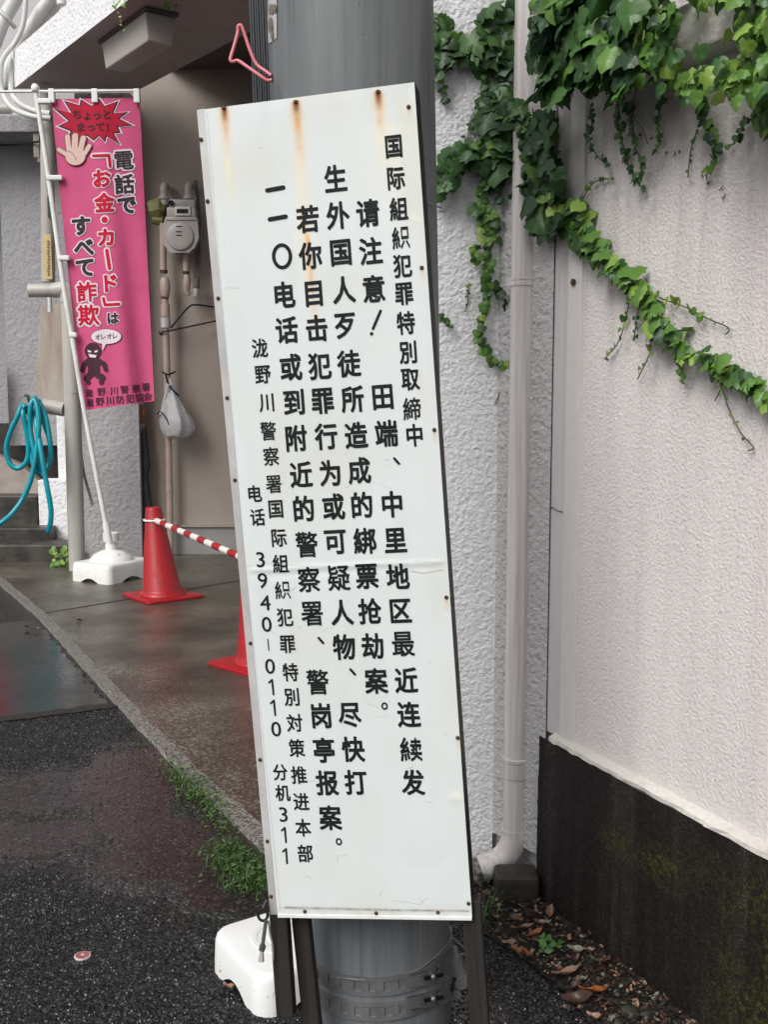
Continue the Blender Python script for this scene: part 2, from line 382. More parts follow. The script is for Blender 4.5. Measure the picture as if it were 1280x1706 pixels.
DEADM = [mat_leaf('dead_pale', (.34, .20, .14), (.26, .15, .10), .15), mat_leaf('dead_orange', (.33, .11, .025), (.25, .09, .03), .15), mat_leaf('dead_brown', (.075, .036, .024), (.045, .025, .017), .1), mat_leaf('dead_grey', (.22, .23, .17), (.16, .18, .14), .1)]
def mat_bag():
    m, nt, b = new_mat('thin_plastic_bag')
    b.inputs['Base Color'].default_value = (.55, .54, .55, 1); b.inputs['Roughness'].default_value = .3; b.inputs['Alpha'].default_value = .72
    L(nt, bump(nt, noise(nt, coords(nt, (1, 1, .5)), 28, 5), .8, .02), b.inputs['Normal']); return m
M_bag = mat_bag()

# ------------------------------------------------------------------ ground
V = Vector
def sheet(name, pts, z, mat, thick=0, kind='structure', bevel=0):
    mb = MB(); P = [(p.x, p.y) for p in pts]
    if sum(P[i][0] * P[(i + 1) % len(P)][1] - P[(i + 1) % len(P)][0] * P[i][1] for i in range(len(P))) < 0: P = P[::-1]
    if thick: mb.prism(P, z - thick, z)
    else: mb.add([(x, y, z) for x, y in P], [tuple(range(len(P)))])
    o = link(name, mb.mesh(name, mat, bevel=bevel)); o['kind'] = kind; return o
V = Vector
g = MB(); g.add([(-80, -60, 0), (80, -60, 0), (80, 140, 0), (-80, 140, 0)], [(0, 1, 2, 3)])
o = link('asphalt_road', g.mesh('road', M_asph)); o['kind'] = 'structure'
kl = [gp(*p) for p in ((-60, 925), (61, 1030), (187, 1172), (300, 1293), (389, 1374), (470, 1462))]
kdir = (kl[-1] - kl[0]).normalized(); kn = V((-kdir.y, kdir.x, 0)); kn = kn if kn.x > 0 else -kn
J1, J2 = gp(61, 1028), gp(392, 972)
jd = (J2 - J1).normalized()
# kerb of the apron: a worn strip, a little raised, in uneven stones of concrete
KW = .075
pts = []; cum = [0]; nseg = 90
for a_, b_ in zip(kl[:-1], kl[1:]): cum.append(cum[-1] + (b_ - a_).length)
for i in range(nseg + 1):
    d_ = cum[-1] * i / nseg; j = max(k for k in range(len(kl) - 1) if cum[k] <= d_ + 1e-9)
    q = kl[j].lerp(kl[j + 1], (d_ - cum[j]) / (cum[j + 1] - cum[j])) + kn * random.uniform(-.005, .005); pts.append(q)
kmb = MB()
vs = []; fs = []
for i, q in enumerate(pts):
    h1 = .0145 + random.uniform(-.0006, .0006)
    vs += [(q.x, q.y, -.01), (q.x + kn.x * .012, q.y + kn.y * .012, h1), (q.x + kn.x * KW, q.y + kn.y * KW, h1 + .002), (q.x + kn.x * KW, q.y + kn.y * KW, -.01)]
    if i: b0 = 4 * (i - 1); fs += [(b0, b0 + 1, b0 + 5, b0 + 4), (b0 + 1, b0 + 2, b0 + 6, b0 + 5), (b0 + 2, b0 + 3, b0 + 7, b0 + 6)]
kmb.add(vs, fs); o = link('kerb', kmb.mesh('kerb', M_kerb, smooth=40)); o['kind'] = 'structure'
inner = [q + kn * (KW + .001) for q in pts]
def on_inner(p0, d):          # where line p0+d meets the kerb's inner line
    for i in range(len(inner) - 1):
        a, b_ = inner[i], inner[i + 1]; e = b_ - a
        den = d.x * e.y - d.y * e.x
        if abs(den) < 1e-9: continue
        u = ((a.x - p0.x) * d.y - (a.y - p0.y) * d.x) / (-den) if False else ((p0.x - a.x) * d.y - (p0.y - a.y) * d.x) / (e.x * d.y - e.y * d.x)
        if 0 <= u <= 1: return i, a + e * u
    return 0, inner[0]
iJ, pJ = on_inner(J1, jd)
far = J1 + jd * ((1.2 - J1.x) / jd.x)
gap = V((-jd.y, jd.x, 0)) * .006
sheet('apron', [pJ - gap] + inner[iJ + 1:] + [V((1.2, 3.05, 0)), V((1.2, far.y, 0)), far - gap], .016, M_conc, .03)
sheet('apron', inner[:iJ + 1] + [pJ + gap, far + gap, V((1.2, 11, 0)), V((-6.5, 11, 0))], .019, M_conc, .03)
sheet('apron_joint', [pJ - gap * 3, far - gap * 3, far + gap * 3, pJ + gap * 3], .004, M_soil)
# coarse chippings standing proud of the road surface where it is near
def chippings(n, seed):
    rng = np.random.RandomState(seed)
    X_ = rng.uniform(-2.3, .9, n); Y_ = 2.15 + (rng.rand(n) ** 1.25) * 3.4
    e_ = (kl[-1] - kl[1]).normalized(); d_ = (X_ - kl[1].x) * kn.x + (Y_ - kl[1].y) * kn.y
    kx = np.interp(Y_, [p.y for p in kl[::-1]], [p.x for p in kl[::-1]])
    ok = (X_ < kx - .01) | ((Y_ < kl[-1].y - .02))
    dep = Y_ * _c + 1.5 * _s; px = CX + F * X_ / dep
    ok &= (px > -60) & (px < 1340)
    film = np.zeros(n)
    for (bx, by, rx, ry) in ((250, 1290, .42, .95), (300, 1420, .55, .48), (420, 1500, .42, .28), (110, 1320, .60, .40), (60, 1400, .55, .35)):
        c = gp(bx, by); film = np.maximum(film, 1 - np.hypot((X_ - c.x) / rx, (Y_ - c.y) / ry))
    ok &= rng.rand(n) > np.clip(film * 2.2, 0, .92)
    # soil strip
    for a_, b_ in zip(soil_edge[:-1], soil_edge[1:]):
        nn_ = V(((b_ - a_).y, -(b_ - a_).x)).normalized(); sgn = 1
        inside = ((X_ - a_.x) * (b_.y - a_.y) - (Y_ - a_.y) * (b_.x - a_.x))
        if a_ is soil_edge[0]: acc = np.zeros(n, bool)
        acc |= (Y_ <= max(a_.y, b_.y)) & (Y_ >= min(a_.y, b_.y)) & (X_ > np.interp(Y_, [b_.y, a_.y], [b_.x, a_.x]) - .005)
    ok &= ~(acc | ((X_ > soil_edge[0].x - .02) & (Y_ > soil_edge[0].y)))
    X_, Y_ = X_[ok], Y_[ok]; m = len(X_); r_ = rng.uniform(.0022, .0058, m); hz = r_ * rng.uniform(.35, .85, m)
    th = rng.uniform(0, 6.28, m); k = 6; vs = np.zeros((m, k + 1, 3)); 
    for j in range(k):
        a = th + j * 2 * np.pi / k; rr = r_ * rng.uniform(.75, 1.25, m); vs[:, j, 0] = X_ + np.cos(a) * rr; vs[:, j, 1] = Y_ + np.sin(a) * rr; vs[:, j, 2] = rng.uniform(-.001, .0006, m)
    vs[:, k, 0] = X_ + rng.uniform(-.4, .4, m) * r_; vs[:, k, 1] = Y_ + rng.uniform(-.4, .4, m) * r_; vs[:, k, 2] = hz
    base_ = np.arange(m) * (k + 1); fs = np.concatenate([np.stack([base_ + j, base_ + (j + 1) % k, base_ + k], -1) for j in range(k)])
    me = bpy.data.meshes.new('road_chippings'); me.from_pydata(vs.reshape(-1, 3).tolist(), [], fs.tolist())
    g_ = rng.choice([.008, .014, .023, .042, .10], m, p=[.3, .34, .22, .10, .04]); c_ = np.stack([g_ * 1.02, g_ * .98, g_, np.ones(m)], -1); c_ = np.repeat(c_[:, None], k + 1, 1).reshape(-1, 4)
    ca = me.color_attributes.new('paint', 'FLOAT_COLOR', 'POINT'); ca.data.foreach_set('color', c_.astype(np.float32).ravel()); me.materials.append(M_chip); me.update()
    o = link('road_chippings', me); tag(o, 'dark wet stone chippings of the asphalt surface', 'chippings', kind='stuff')
M_chip = mat_attr('wet_chippings', .15)
soil_edge = [gp(790, 1490), gp(805, 1556), gp(879, 1605), gp(942, 1656), gp(990, 1715), gp(1060, 1800)]
chippings(150000, 5)
# smoother wet patch in the road
def jag(P, step=.05, amp=.009):
    out = []
    for a_, b_ in zip(P, P[1:] + P[:1]):
        k = max(1, int((b_ - a_).length / step)); n_ = V((-(b_ - a_).y, (b_ - a_).x, 0)).normalized()
        out += [a_.lerp(b_, j / k) + n_ * random.gauss(0, amp) for j in range(k)]
    return out
sheet('road_patch', jag([gp(-90, 1045), gp(60, 1034), gp(112, 1098), gp(182, 1176), gp(-90, 1210)]), .004, M_patch)
sheet('road_crack', jag([gp(-90, 1206), gp(182, 1173), gp(200, 1178), gp(182, 1181), gp(-90, 1216)], .04, .006), .0055, M_soil)
# soil strip with litter at the foot of the wall
soil_edge = [gp(790, 1490), gp(805, 1556), gp(879, 1605), gp(942, 1656), gp(990, 1715), gp(1060, 1800)]

# ------------------------------------------------------------------ right-hand wall C
C0 = gp(905, 1492); VP = V((-786 / 1750, 1, 0)).normalized()       # runs towards its vanishing point
wd = -VP; wn = V((-wd.y, wd.x, 0)); wn = wn if wn.x < 0 else -wn     # wn points to the street
def W(px, py, off=0.0): return plane_pt(px, py, C0 + wn * off, wn)
sheet('litter_soil', soil_edge + [W(1400, 1706, -.02) * 1, C0 - wn * .05 + V((0, 0, 0)), gp(860, 1465)], .006, M_soil)
def wall_box(s0, s1, z0, z1, o0, o1, mat, name, parent=None, bevel=0):
    mb = MB(); P = [C0 + wd * s + wn * o_ for s, o_ in ((s0, o0), (s1, o0), (s1, o1), (s0, o1))]
    P2 = [(p.x, p.y) for p in P]
    if sum(P2[i][0] * P2[(i + 1) % 4][1] - P2[(i + 1) % 4][0] * P2[i][1] for i in range(4)) < 0: P2 = P2[::-1]
    mb.prism(P2, z0, z1); return link(name, mb.mesh(name, mat, bevel=bevel), parent)
def sof(px, py, off=0): return (W(px, py, off) - C0 - wn * off).dot(wd)
zb = W(905, 1215, .0).z
bw = root('boundary_wall', C0, 'pinkish white stuccoed boundary wall on a dark mossy plinth, ivy over its top', 'wall')
s_p1, s_p2 = sof(940, 900), sof(962, 900)
ZT = W(1170, 104, 0).z
wall_box(s_p2, 4.2, zb, 3.3, -.15, -.006, M_stC, 'stucco_panel', bw)
wall_box(s_p1, s_p2, zb, 3.3, -.15, 0.002, M_smooth2, 'pilaster', bw)
# concave return strip left of the pilaster
wall_box(0.0, s_p1 - .001, zb, 3.3, -.15, -.004, M_smooth, 'return_strip', bw)
# ledge, a bit ragged along the plinth's edge
lm = MB(); n = 90; s_end = 4.2
for i in range(n + 1):
    s = s_p1 * .6 + (s_end - s_p1 * .6) * (i / n) ** 1.3
    q = C0 + wd * s; z0 = zb - .009 + random.uniform(-.003, .002)
    lo, hi = .022, -.004
    for (oo, z) in ((lo - .03, z0), (lo + random.uniform(-.003, .002), z0 - .003), (lo + random.uniform(-.004, .001), z0 + .008), (hi - .004, zb + .010)):
        lm.v.append(q + wn * oo + V((0, 0, z)) - V((0, 0, q.z)))
    if i:
        b0 = 4 * (i - 1)
        for k in range(3): lm.f.append([b0 + k, b0 + k + 1, b0 + 4 + k + 1, b0 + 4 + k]); lm.m.append(0)
link('ledge', lm.mesh('ledge', M_ledge), bw)
# plinth with slightly irregular face
pm = MB(); nx, nz = 120, 30
for i in range(nx + 1):
    s = -.0 + 4.2 * (i / nx) ** 1.4
    for j in range(nz + 1):
        z = -.05 + (zb - .012 + .05) * j / nz
        off = .022 + .003 * math.sin(s * 9 + z * 7) + random.uniform(-.0012, .0012)
        p = C0 + wd * s + wn * off; pm.v.append(V((p.x, p.y, z)))
for i in range(nx):
    for j in range(nz):
        a = i * (nz + 1) + j; pm.f.append([a, a + nz + 1, a + nz + 2, a + 1]); pm.m.append(0)
p = C0 + wn * -.15; q = C0 + wd * 4.2 + wn * -.15
link('plinth', pm.mesh('plinth', M_plinth, smooth=60), bw)
# coping
wall_box(.30, 4.2, ZT, ZT + .11, -.2, .07, M_ledge, 'coping', bw, bevel=.006)
wall_box(.30, 4.2, 3.3, 3.36, -.2, .0, M_ledge, 'coping', bw)
sc_ = MB(); pS = W(957, 470, .004)
sc_.lathe([(.009, 0), (.009, .006), (.004, .008)], 8, Matrix.Translation(pS) @ wn.to_track_quat('Z', 'Y').to_matrix().to_4x4())
link('anchor_bolt', sc_.mesh('anchor_bolt', M_screw), bw)
# ------------------------------------------------------------------ white stuccoed pillar A/B
A1 = gp(820, 1447); B1 = C0 + V((0, 0, 0))
AY = A1.y
bp = root('white_pillar', V((A1.x, A1.y, 0)), 'bright white rough stuccoed wall end behind the grey downpipe', 'wall')
def relief(nx, nz, amp, seed):
    rng = np.random.RandomState(seed); out = np.zeros((nx, nz))
    for f, a in ((1.0, .8), (.5, .6), (.25, .14)):
        mx, mz = max(4, int(nx * f)), max(4, int(nz * f)); r = rng.rand(mx + 2, mz + 2)
        xi = np.linspace(0, mx, nx); zi = np.linspace(0, mz, nz)
        x0 = xi.astype(int); z0 = zi.astype(int); fx = (xi - x0)[:, None]; fz = (zi - z0)[None]
        fx = fx * fx * (3 - 2 * fx); fz = fz * fz * (3 - 2 * fz)
        out += a * ((r[np.ix_(x0, z0)] * (1 - fx) + r[np.ix_(x0 + 1, z0)] * fx) * (1 - fz) + (r[np.ix_(x0, z0 + 1)] * (1 - fx) + r[np.ix_(x0 + 1, z0 + 1)] * fx) * fz)
    out -= out.mean(); return out * amp
def rough_face(name, a, b, z0, z1, nrm, step, amp, mat, parent, seed):
    Lx = (b - a).length; nx = int(Lx / step) + 1; nz = int((z1 - z0) / step) + 1
    h = relief(nx, nz, amp, seed); vs = []
    d = (b - a)
    for i in range(nx):
        for j in range(nz):
            e = min(i, nx - 1 - i, 3) / 3
            p = a + d * (i / (nx - 1)) + nrm * h[i, j] * e; vs.append((p.x, p.y, z0 + (z1 - z0) * j / (nz - 1)))
    fs = [(i * nz + j, (i + 1) * nz + j, (i + 1) * nz + j + 1, i * nz + j + 1) for i in range(nx - 1) for j in range(nz - 1)]
    me = bpy.data.meshes.new(name); me.from_pydata(vs, [], fs); me.materials.append(mat); me.update(); me.shade_smooth()
    return link(name, me, parent)
XL = yp(590, 700, AY).x
fa = V((XL, AY, 0)); fb = V((A1.x, A1.y, 0)); fc = V((C0.x, C0.y, 0)) + wn * .0
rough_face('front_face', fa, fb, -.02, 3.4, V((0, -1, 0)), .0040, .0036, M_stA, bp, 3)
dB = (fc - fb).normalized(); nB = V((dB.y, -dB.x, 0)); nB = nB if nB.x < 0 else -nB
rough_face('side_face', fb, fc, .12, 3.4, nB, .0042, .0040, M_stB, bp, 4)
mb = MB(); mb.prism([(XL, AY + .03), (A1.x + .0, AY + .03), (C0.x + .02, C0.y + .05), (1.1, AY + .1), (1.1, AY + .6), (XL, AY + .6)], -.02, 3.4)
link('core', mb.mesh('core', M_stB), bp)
# brown stone at the foot
st = MB(); c = gp(858, 1508)
st.box((c.x + .01, c.y + .05, .035), (.13, .10, .10), None)
tag(link('foot_stone', st.mesh('foot_stone', M_stone, bevel=.018, seg=3)), 'squarish brown stone block at the foot of the downpipe corner', 'stone')

# ------------------------------------------------------------------ downpipe
dY = C0.y + .10
dx = lambda py: 880 - (py / 1400) * 25
p_top = yp(880, -60, dY); p_bot = yp(858, 1395, dY); rp = .5 * 42 / 1750 * dY * 1.0
p_top.x = yp(881, 20, dY).x; 
dp = root('downpipe', V((p_bot.x, dY, 0)), 'pale grey round downpipe with an elbow at the foot, in front of the stucco corner', 'pipe')
t = MB(); t.tube([V((lerp(p_bot.x, p_top.x, k / 10), dY, lerp(p_bot.z, p_top.z + .5, k / 10))) for k in range(11)], rp, 28)
link('pipe', t.mesh('pipe', M_dpipe, smooth=50), dp)
def px_at(z): return lerp(p_bot.x, p_top.x, (z - p_bot.z) / (p_top.z - p_bot.z))
zc = yp(858, 1278, dY).z
t = MB(); t.lathe([(rp + .0005, -.03), (rp + .004, -.028), (rp + .004, .02), (rp + .006, .022), (rp + .006, .032), (rp + .001, .034)], 28, Matrix.Translation((px_at(zc), dY, zc)))
link('coupling', t.mesh('coupling', M_dpipe, smooth=40), dp)
ep = curve_pts([V((p_bot.x, dY, p_bot.z + .03)), V((p_bot.x, dY, p_bot.z - .0)), V((p_bot.x - .022, dY, p_bot.z - .05)), yp(822, 1440, dY - .01), yp(770, 1462, dY - .02)], 6)
t = MB(); t.tube(ep, rp + .002, 24); link('elbow', t.mesh('elbow', M_dpipe, smooth=50), dp)
t = MB(); e2 = yp(802, 1450, dY - .014); e3 = yp(770, 1462, dY - .02); t.tube([e2, e3], rp + .006, 24); link('mortar_collar', t.mesh('mortar_collar', M_kerb, smooth=50), dp)
zk = yp(868, 470, dY).z
t = MB(); t.lathe([(rp + .0005, -.013), (rp + .003, -.012), (rp + .003, -.003), (rp + .0012, -.002), (rp + .0012, .003), (rp + .003, .004), (rp + .003, .012), (rp + .0005, .013)], 28, Matrix.Translation((px_at(zk), dY, zk)))
t.box((px_at(zk) - rp - .008, dY, zk), (.016, .006, .024)); t.box((px_at(zk) - .02, dY + rp + .04, zk), (.008, .10, .01))
link('bracket', t.mesh('bracket', M_dpipe, smooth=40), dp)

# ------------------------------------------------------------------ utility pole
PR = .178
pb = V((yp(631, 1600, 2.42).x, 2.42, 0)); pt = V((yp(583, 60, 2.36).x, 2.36, 2.35))
plead = (pt - pb) / 2.35
def pc(z): return pb + plead * z
ax = plead.normalized(); Mp = Matrix.Translation(pb) @ ax.to_track_quat('Z', 'Y').to_matrix().to_4x4()
up = root('utility_pole', Matrix.Translation(pb), 'thick grey utility pole behind the tilted white signboard', 'pole')
t = MB(); t.lathe([(PR + .001, -.1), (PR, 1.0), (PR + .002, 3.2)], 72, Mp); link('shaft', t.mesh('shaft', M_pole, smooth=50), up)
# hole in the shaft with the hanger: a dark slot plate
def on_pole(px, py, off=.002):      # hit the cylinder
    d = ray(px, py); oo = CAM - pb; a = d - ax * d.dot(ax); b_ = oo - ax * oo.dot(ax)
    A_, B_, C_ = a.dot(a), 2 * a.dot(b_), b_.dot(b_) - (PR + off) ** 2
    disc = B_ * B_ - 4 * A_ * C_
    if disc < 0: disc = 0
    return CAM + d * ((-B_ - math.sqrt(disc)) / (2 * A_))
def pole_patch(poly, off, mb, sub=5):
    cx = sum(p[0] for p in poly) / len(poly); cy = sum(p[1] for p in poly) / len(poly)
    vs = [on_pole(cx, cy, off)]; n = len(poly)
    for r_ in range(1, sub + 1):
        for (x, y) in poly: vs.append(on_pole(cx + (x - cx) * r_ / sub, cy + (y - cy) * r_ / sub, off))
    fs = [(0, 1 + i, 1 + (i + 1) % n) for i in range(n)]
    for r_ in range(1, sub):
        for i in range(n): a = 1 + (r_ - 1) * n; b2 = 1 + r_ * n; fs.append((a + i, b2 + i, b2 + (i + 1) % n, a + (i + 1) % n))
    mb.add(vs, fs)
def ell(cx, cy, rx, ry, n=16): return [(cx + rx * math.cos(2 * math.pi * i / n), cy + ry * math.sin(2 * math.pi * i / n)) for i in range(n)]
t = MB(); pole_patch([(447, -40), (461, -40), (461, 63), (449, 72), (446.5, 70)], .003, t)
stk = root('pole_sticker', on_pole(453, 40), 'torn whitish sticker with brown figures at the upper left edge of the pole', 'sticker')
link('paper', t.mesh('paper', M_sticker), stk)
t = MB()
for (x, y, rx, ry) in ((446.5 + 6, 15, 3.2, 9), (446.5 + 11, 14, 2.6, 8), (449, 16, 1.2, 9), (450.5, 42, 3.6, 14), (452.5, 58, 2.2, 8)): pole_patch(ell(x, y, rx, ry, 12), .005, t, 2)
link('print', t.mesh('print', M_stb), stk)
# steel bands with square lugs
def band(zc, hgt, name):
    M = Matrix.Translation(pc(zc)) @ ax.to_track_quat('Z', 'Y').to_matrix().to_4x4()
    r0 = PR + .0015
    t = MB(); hh = hgt / 2
    t.lathe([(r0, -hh), (r0 + .004, -hh), (r0 + .004, -hh * .52), (r0 + .0015, -hh * .5), (r0 + .0015, hh * .5), (r0 + .004, hh * .52), (r0 + .004, hh), (r0, hh)], 96, M)
    bnd = link(name, t.mesh(name, M_steel, smooth=30), up)
    t = MB()
    for i in range(34):
        a = 2 * math.pi * i / 34
        Mr = M @ Matrix.Rotation(a, 4, 'Z')
        t.box((r0 + .0028, 0, 0), (.004, .018, hh * .95), Mr)
    link('lug', t.mesh('lug', M_steel), bnd)['kind'] = 'stuff'
zb1 = on_pole(630, 1640).z; zb2 = on_pole(630, 1682).z
band(zb1, .046, 'steel_band'); band(zb2, .046, 'steel_band')
# thin wire above the bands
t = MB(); pw = [on_pole(x, y, .004) for x, y in ((512, 1617), (560, 1628), (620, 1632), (680, 1624), (715, 1602), (735, 1585), (748, 1568), (753, 1548))]
t.tube(curve_pts(pw, 5), .0018, 6); link('wire', t.mesh('wire', M_steel, smooth=60), up)
# buckles at the right
for k, (yy, sh) in enumerate(((1625, 0), (1662, -3))):
    t = MB(); out = [(672 + sh, yy + 12), (680 + sh, yy), (700, yy - 6), (736, yy - 14), (752, yy - 12), (753, yy + 2), (742, yy + 10), (708, yy + 17), (684 + sh, yy + 20)]
    c = (sum(p[0] for p in out) / 9, sum(p[1] for p in out) / 9)
    vs = [on_pole(x, y, .010) for x, y in out] + [on_pole(x, y, .004) for x, y in out]
    n = len(out); t.add(vs, [tuple(range(n)), tuple(range(n, 2 * n))[::-1]] + [(i, (i + 1) % n, n + (i + 1) % n, n + i) for i in range(n)])
    bk = link('buckle', t.mesh('buckle', M_steel), up)
    t = MB(); pole_patch([(706, yy + 2), (738, yy - 5), (740, yy + 2), (708, yy + 9)], .0125, t, 2); link('slot', t.mesh('slot', M_black), bk)
    t = MB(); q = on_pole(722, yy + 2, .013); t.lathe([(.006, -.004), (.006, .003), (.003, .006)], 10, Matrix.Translation(q) @ V((.3, -.95, 0)).to_track_quat('Z', 'Y').to_matrix().to_4x4()); link('bolt', t.mesh('bolt', M_steel, smooth=40), bk)
t = MB()
for (x, y, r_) in ((757, 1595, 10), (762, 1612, 13), (768, 1632, 12), (760, 1650, 9), (776, 1625, 10)):
    q = yp(x, y, 2.40); t.tube([q + V((0, -.02, 0)), q + V((0, .03, .003))], r_ / 1750 * 2.4, 8)
link('clamp_bolt', t.mesh('clamp_bolt', M_steel, smooth=40), up)
t = MB(); t.tube(curve_pts([yp(x, y, 2.4) for x, y in ((752, 1560), (766, 1572), (777, 1583), (770, 1590), (757, 1586), (753, 1575), (752, 1562))], 5), .0022, 6)
link('wire', t.mesh('wire', M_steel, smooth=60), up)
t = MB(); t.tube([on_pole(x, y, .003) for x, y in ((700, 330), (715, 338), (726, 343))], .002, 6); t.tube([yp(x, y, 2.38) for x, y in ((726, 343), (737, 347), (733, 352), (742, 353))], .002, 6)
link('wire', t.mesh('wire', M_steel, smooth=60), up)
# ribbed black cable guard on the pole's left
gd = root('cable_guard', V((pc(0).x - PR - .015, 2.4, 0)), 'black ribbed plastic cable guard strip running up the left side of the pole', 'cable cover')
t = MB(); gl = yp(419, 80, 2.36).x; gr = yp(443, 80, 2.36).x
for i in range(7):
    x = lerp(gl, gr + .006, (i + .5) / 7) ; w_ = (gr - gl) / 7 * .8
    t.add([], []) ; zb_, zt_ = 0, 2.6
    for (z0, z1) in ((1.2, 2.6),):
        c0 = pc(z0); c1 = pc(z1); off0 = x - pc(2.2).x
        P = [V((c0.x + off0 - w_ / 2, c0.y - .015 - .003 * (i % 2), z0)), V((c0.x + off0 + w_ / 2, c0.y - .015 - .003 * (i % 2), z0)), V((c1.x + off0 + w_ / 2, c1.y - .015 - .003 * (i % 2), z1)), V((c1.x + off0 - w_ / 2, c1.y - .015 - .003 * (i % 2), z1))]
        B_ = [q + V((0, .02, 0)) for q in P]
        t.add(P + B_, [(0, 1, 2, 3), (7, 6, 5, 4), (0, 4, 5, 1), (1, 5, 6, 2), (2, 6, 7, 3), (3, 7, 4, 0)])
link('ribbed_cover', t.mesh('ribbed_cover', M_darkg), gd)
t = MB()
c0, c1 = pc(1.2), pc(2.6)
a0 = gl - pc(2.2).x + .001; a1 = gr - pc(2.2).x + .006
P = [V((c0.x + a0, c0.y - .008, 1.2)), V((c0.x + a1, c0.y - .008, 1.2)), V((c1.x + a1, c1.y - .008, 2.6)), V((c1.x + a0, c1.y - .008, 2.6))]; B_ = [q + V((0, .025, 0)) for q in P]
t.add(P + B_, [(0, 1, 2, 3), (7, 6, 5, 4), (0, 4, 5, 1), (1, 5, 6, 2), (2, 6, 7, 3), (3, 7, 4, 0)]); link('backing', t.mesh('backing', M_black), gd)
# pink hanger hooked in the slot
hp = [(452, 126, 2.25), (443, 119, 2.255), (428, 108, 2.26), (418, 88, 2.26), (411, 68, 2.26), (405, 50, 2.26), (401, 42, 2.26), (396, 45, 2.26), (396, 54, 2.26), (389, 80, 2.255), (383.5, 99, 2.25), (388, 103, 2.25), (396, 101, 2.25), (410, 110, 2.245), (430, 124, 2.24), (445, 134, 2.24), (453, 133, 2.24)]
t = MB(); t.tube(curve_pts([yp(*p) for p in hp], 4), .0036, 8); tag(link('coat_hanger', t.mesh('coat_hanger', M_hang, smooth=60)), 'bent pink wire hanger stuck behind the pole above the signboard', 'hanger')
t = MB(); pole_patch([(447, 120), (454, 122), (455, 138), (448, 136)], .002, t, 2); link('slot', t.mesh('slot', M_black), up)

# ------------------------------------------------------------------ the signboard
BW, BH = .418135, 1.667181
R3 = (Euler((.0121025, -.0742807, -.1722904), 'XYZ')).to_matrix()
Cb = V((-.08535, 2.1, 1.23776)); Mb = Matrix.Translation(Cb) @ R3.to_4x4()
Mbi = Mb.inverted()
sg = root('signboard', Mb, 'tall tilted white metal signboard with seven columns of black Chinese lettering and rust streaks', 'sign')
nB_ = R3 @ V((0, -1, 0))
def bl(px, py, y=0.0):
    q = plane_pt(px, py, Cb - nB_ * y, nB_); return Mbi @ q
# panel with colour attribute
nx, nz = 240, 940
xs = np.linspace(-BW / 2, BW / 2, nx); zs = np.linspace(-BH / 2, BH / 2, nz)
X, Z = np.meshgrid(xs, zs, indexing='ij')
def vnoise(sx, sz, seed):
    rng = np.random.RandomState(seed); mx, mz = sx + 2, sz + 2; r = rng.rand(mx, mz)
    xi = np.linspace(0, sx - .001, nx); zi = np.linspace(0, sz - .001, nz); x0 = xi.astype(int); z0 = zi.astype(int)
    fx = (xi - x0)[:, None]; fz = (zi - z0)[None]; fx = fx * fx * (3 - 2 * fx); fz = fz * fz * (3 - 2 * fz)
    return (r[np.ix_(x0, z0)] * (1 - fx) + r[np.ix_(x0 + 1, z0)] * fx) * (1 - fz) + (r[np.ix_(x0, z0 + 1)] * (1 - fx) + r[np.ix_(x0 + 1, z0 + 1)] * fx) * fz
col = np.ones((nx, nz, 3)) * np.array([.655, .690, .680])
def blend(mask, c):
    global col
    mk = np.clip(mask, 0, 1)[..., None]; col = col * (1 - mk) + np.array(c) * mk
blend((vnoise(4, 14, 1) - .45) * .9, (.60, .61, .545))
blend(np.clip(vnoise(14, 10, 2) - .6, 0, 1) * .7, (.55, .57, .55))
blend(np.clip(vnoise(120, 300, 3) - .93, 0, 1) * 4, (.5, .5, .47))
def streak(px, py, length, wpx, c, s=1.0, seed=5, px2=None, py2=None):
    a = bl(px, py); px2 = px2 if px2 is not None else px + length * .085; py2 = py2 if py2 is not None else py + length
    b_ = bl(px2, py2); L_ = a.z - b_.z
    t = (a.z - Z) / L_; xc = a.x + (b_.x - a.x) * t; w_ = wpx * .00121 * (1 + .6 * t)
    m = np.exp(-((X - xc) / w_) ** 2) * np.clip(1 - t, 0, 1) ** 1.3 * np.clip(t / .07 + (.9 if py < 200 else 0), 0, 1) * s
    blend(m * (.55 + .6 * vnoise(40, 160, seed)), c)
for (x, y, l, w_) in ((373, 180, 85, 4.6), (493, 172, 120, 5), (630, 155, 80, 4.6)):
    streak(x, y, l * 2.3, w_ * 1.7, (.80, .66, .40), .75, 6); streak(x, y, l, w_, (.60, .26, .06), 1.15, 7); streak(x, y, l * .5, w_ * 1.8, (.66, .44, .20), .6, 17); streak(x, y - 3, 34, w_ * .9, (.20, .06, .02), 1.8, 8)
streak(497, 250, 0, 7, (.80, .70, .48), .6, 9, 512, 560)
streak(505, 340, 0, 4, (.80, .52, .22), .9, 10, 530, 590); streak(512, 385, 0, 3, (.75, .36, .10), 1.2, 11, 528, 570)
streak(650, 200, 0, 30, (.80, .76, .60), .5, 12, 665, 420)
for (x, y, l, w_, s_) in ((690, 190, 500, 5, .35), (672, 170, 260, 14, .35), (420, 200, 300, 20, .18), (560, 160, 400, 18, .15), (700, 600, 500, 4, .25), (455, 700, 500, 10, .15), (640, 900, 400, 25, .15)): streak(x, y, l, w_, (.60, .56, .42), s_, 40 + int(x) % 17)
streak(378, 260, 0, 3, (.80, .76, .45), .7, 13, 385, 370)
for (x, y) in ((681, 178), (703, 446), (724, 716), (744, 995), (763, 1229)):
    streak(x, y, 30, 3, (.62, .36, .14), .8, 14); 
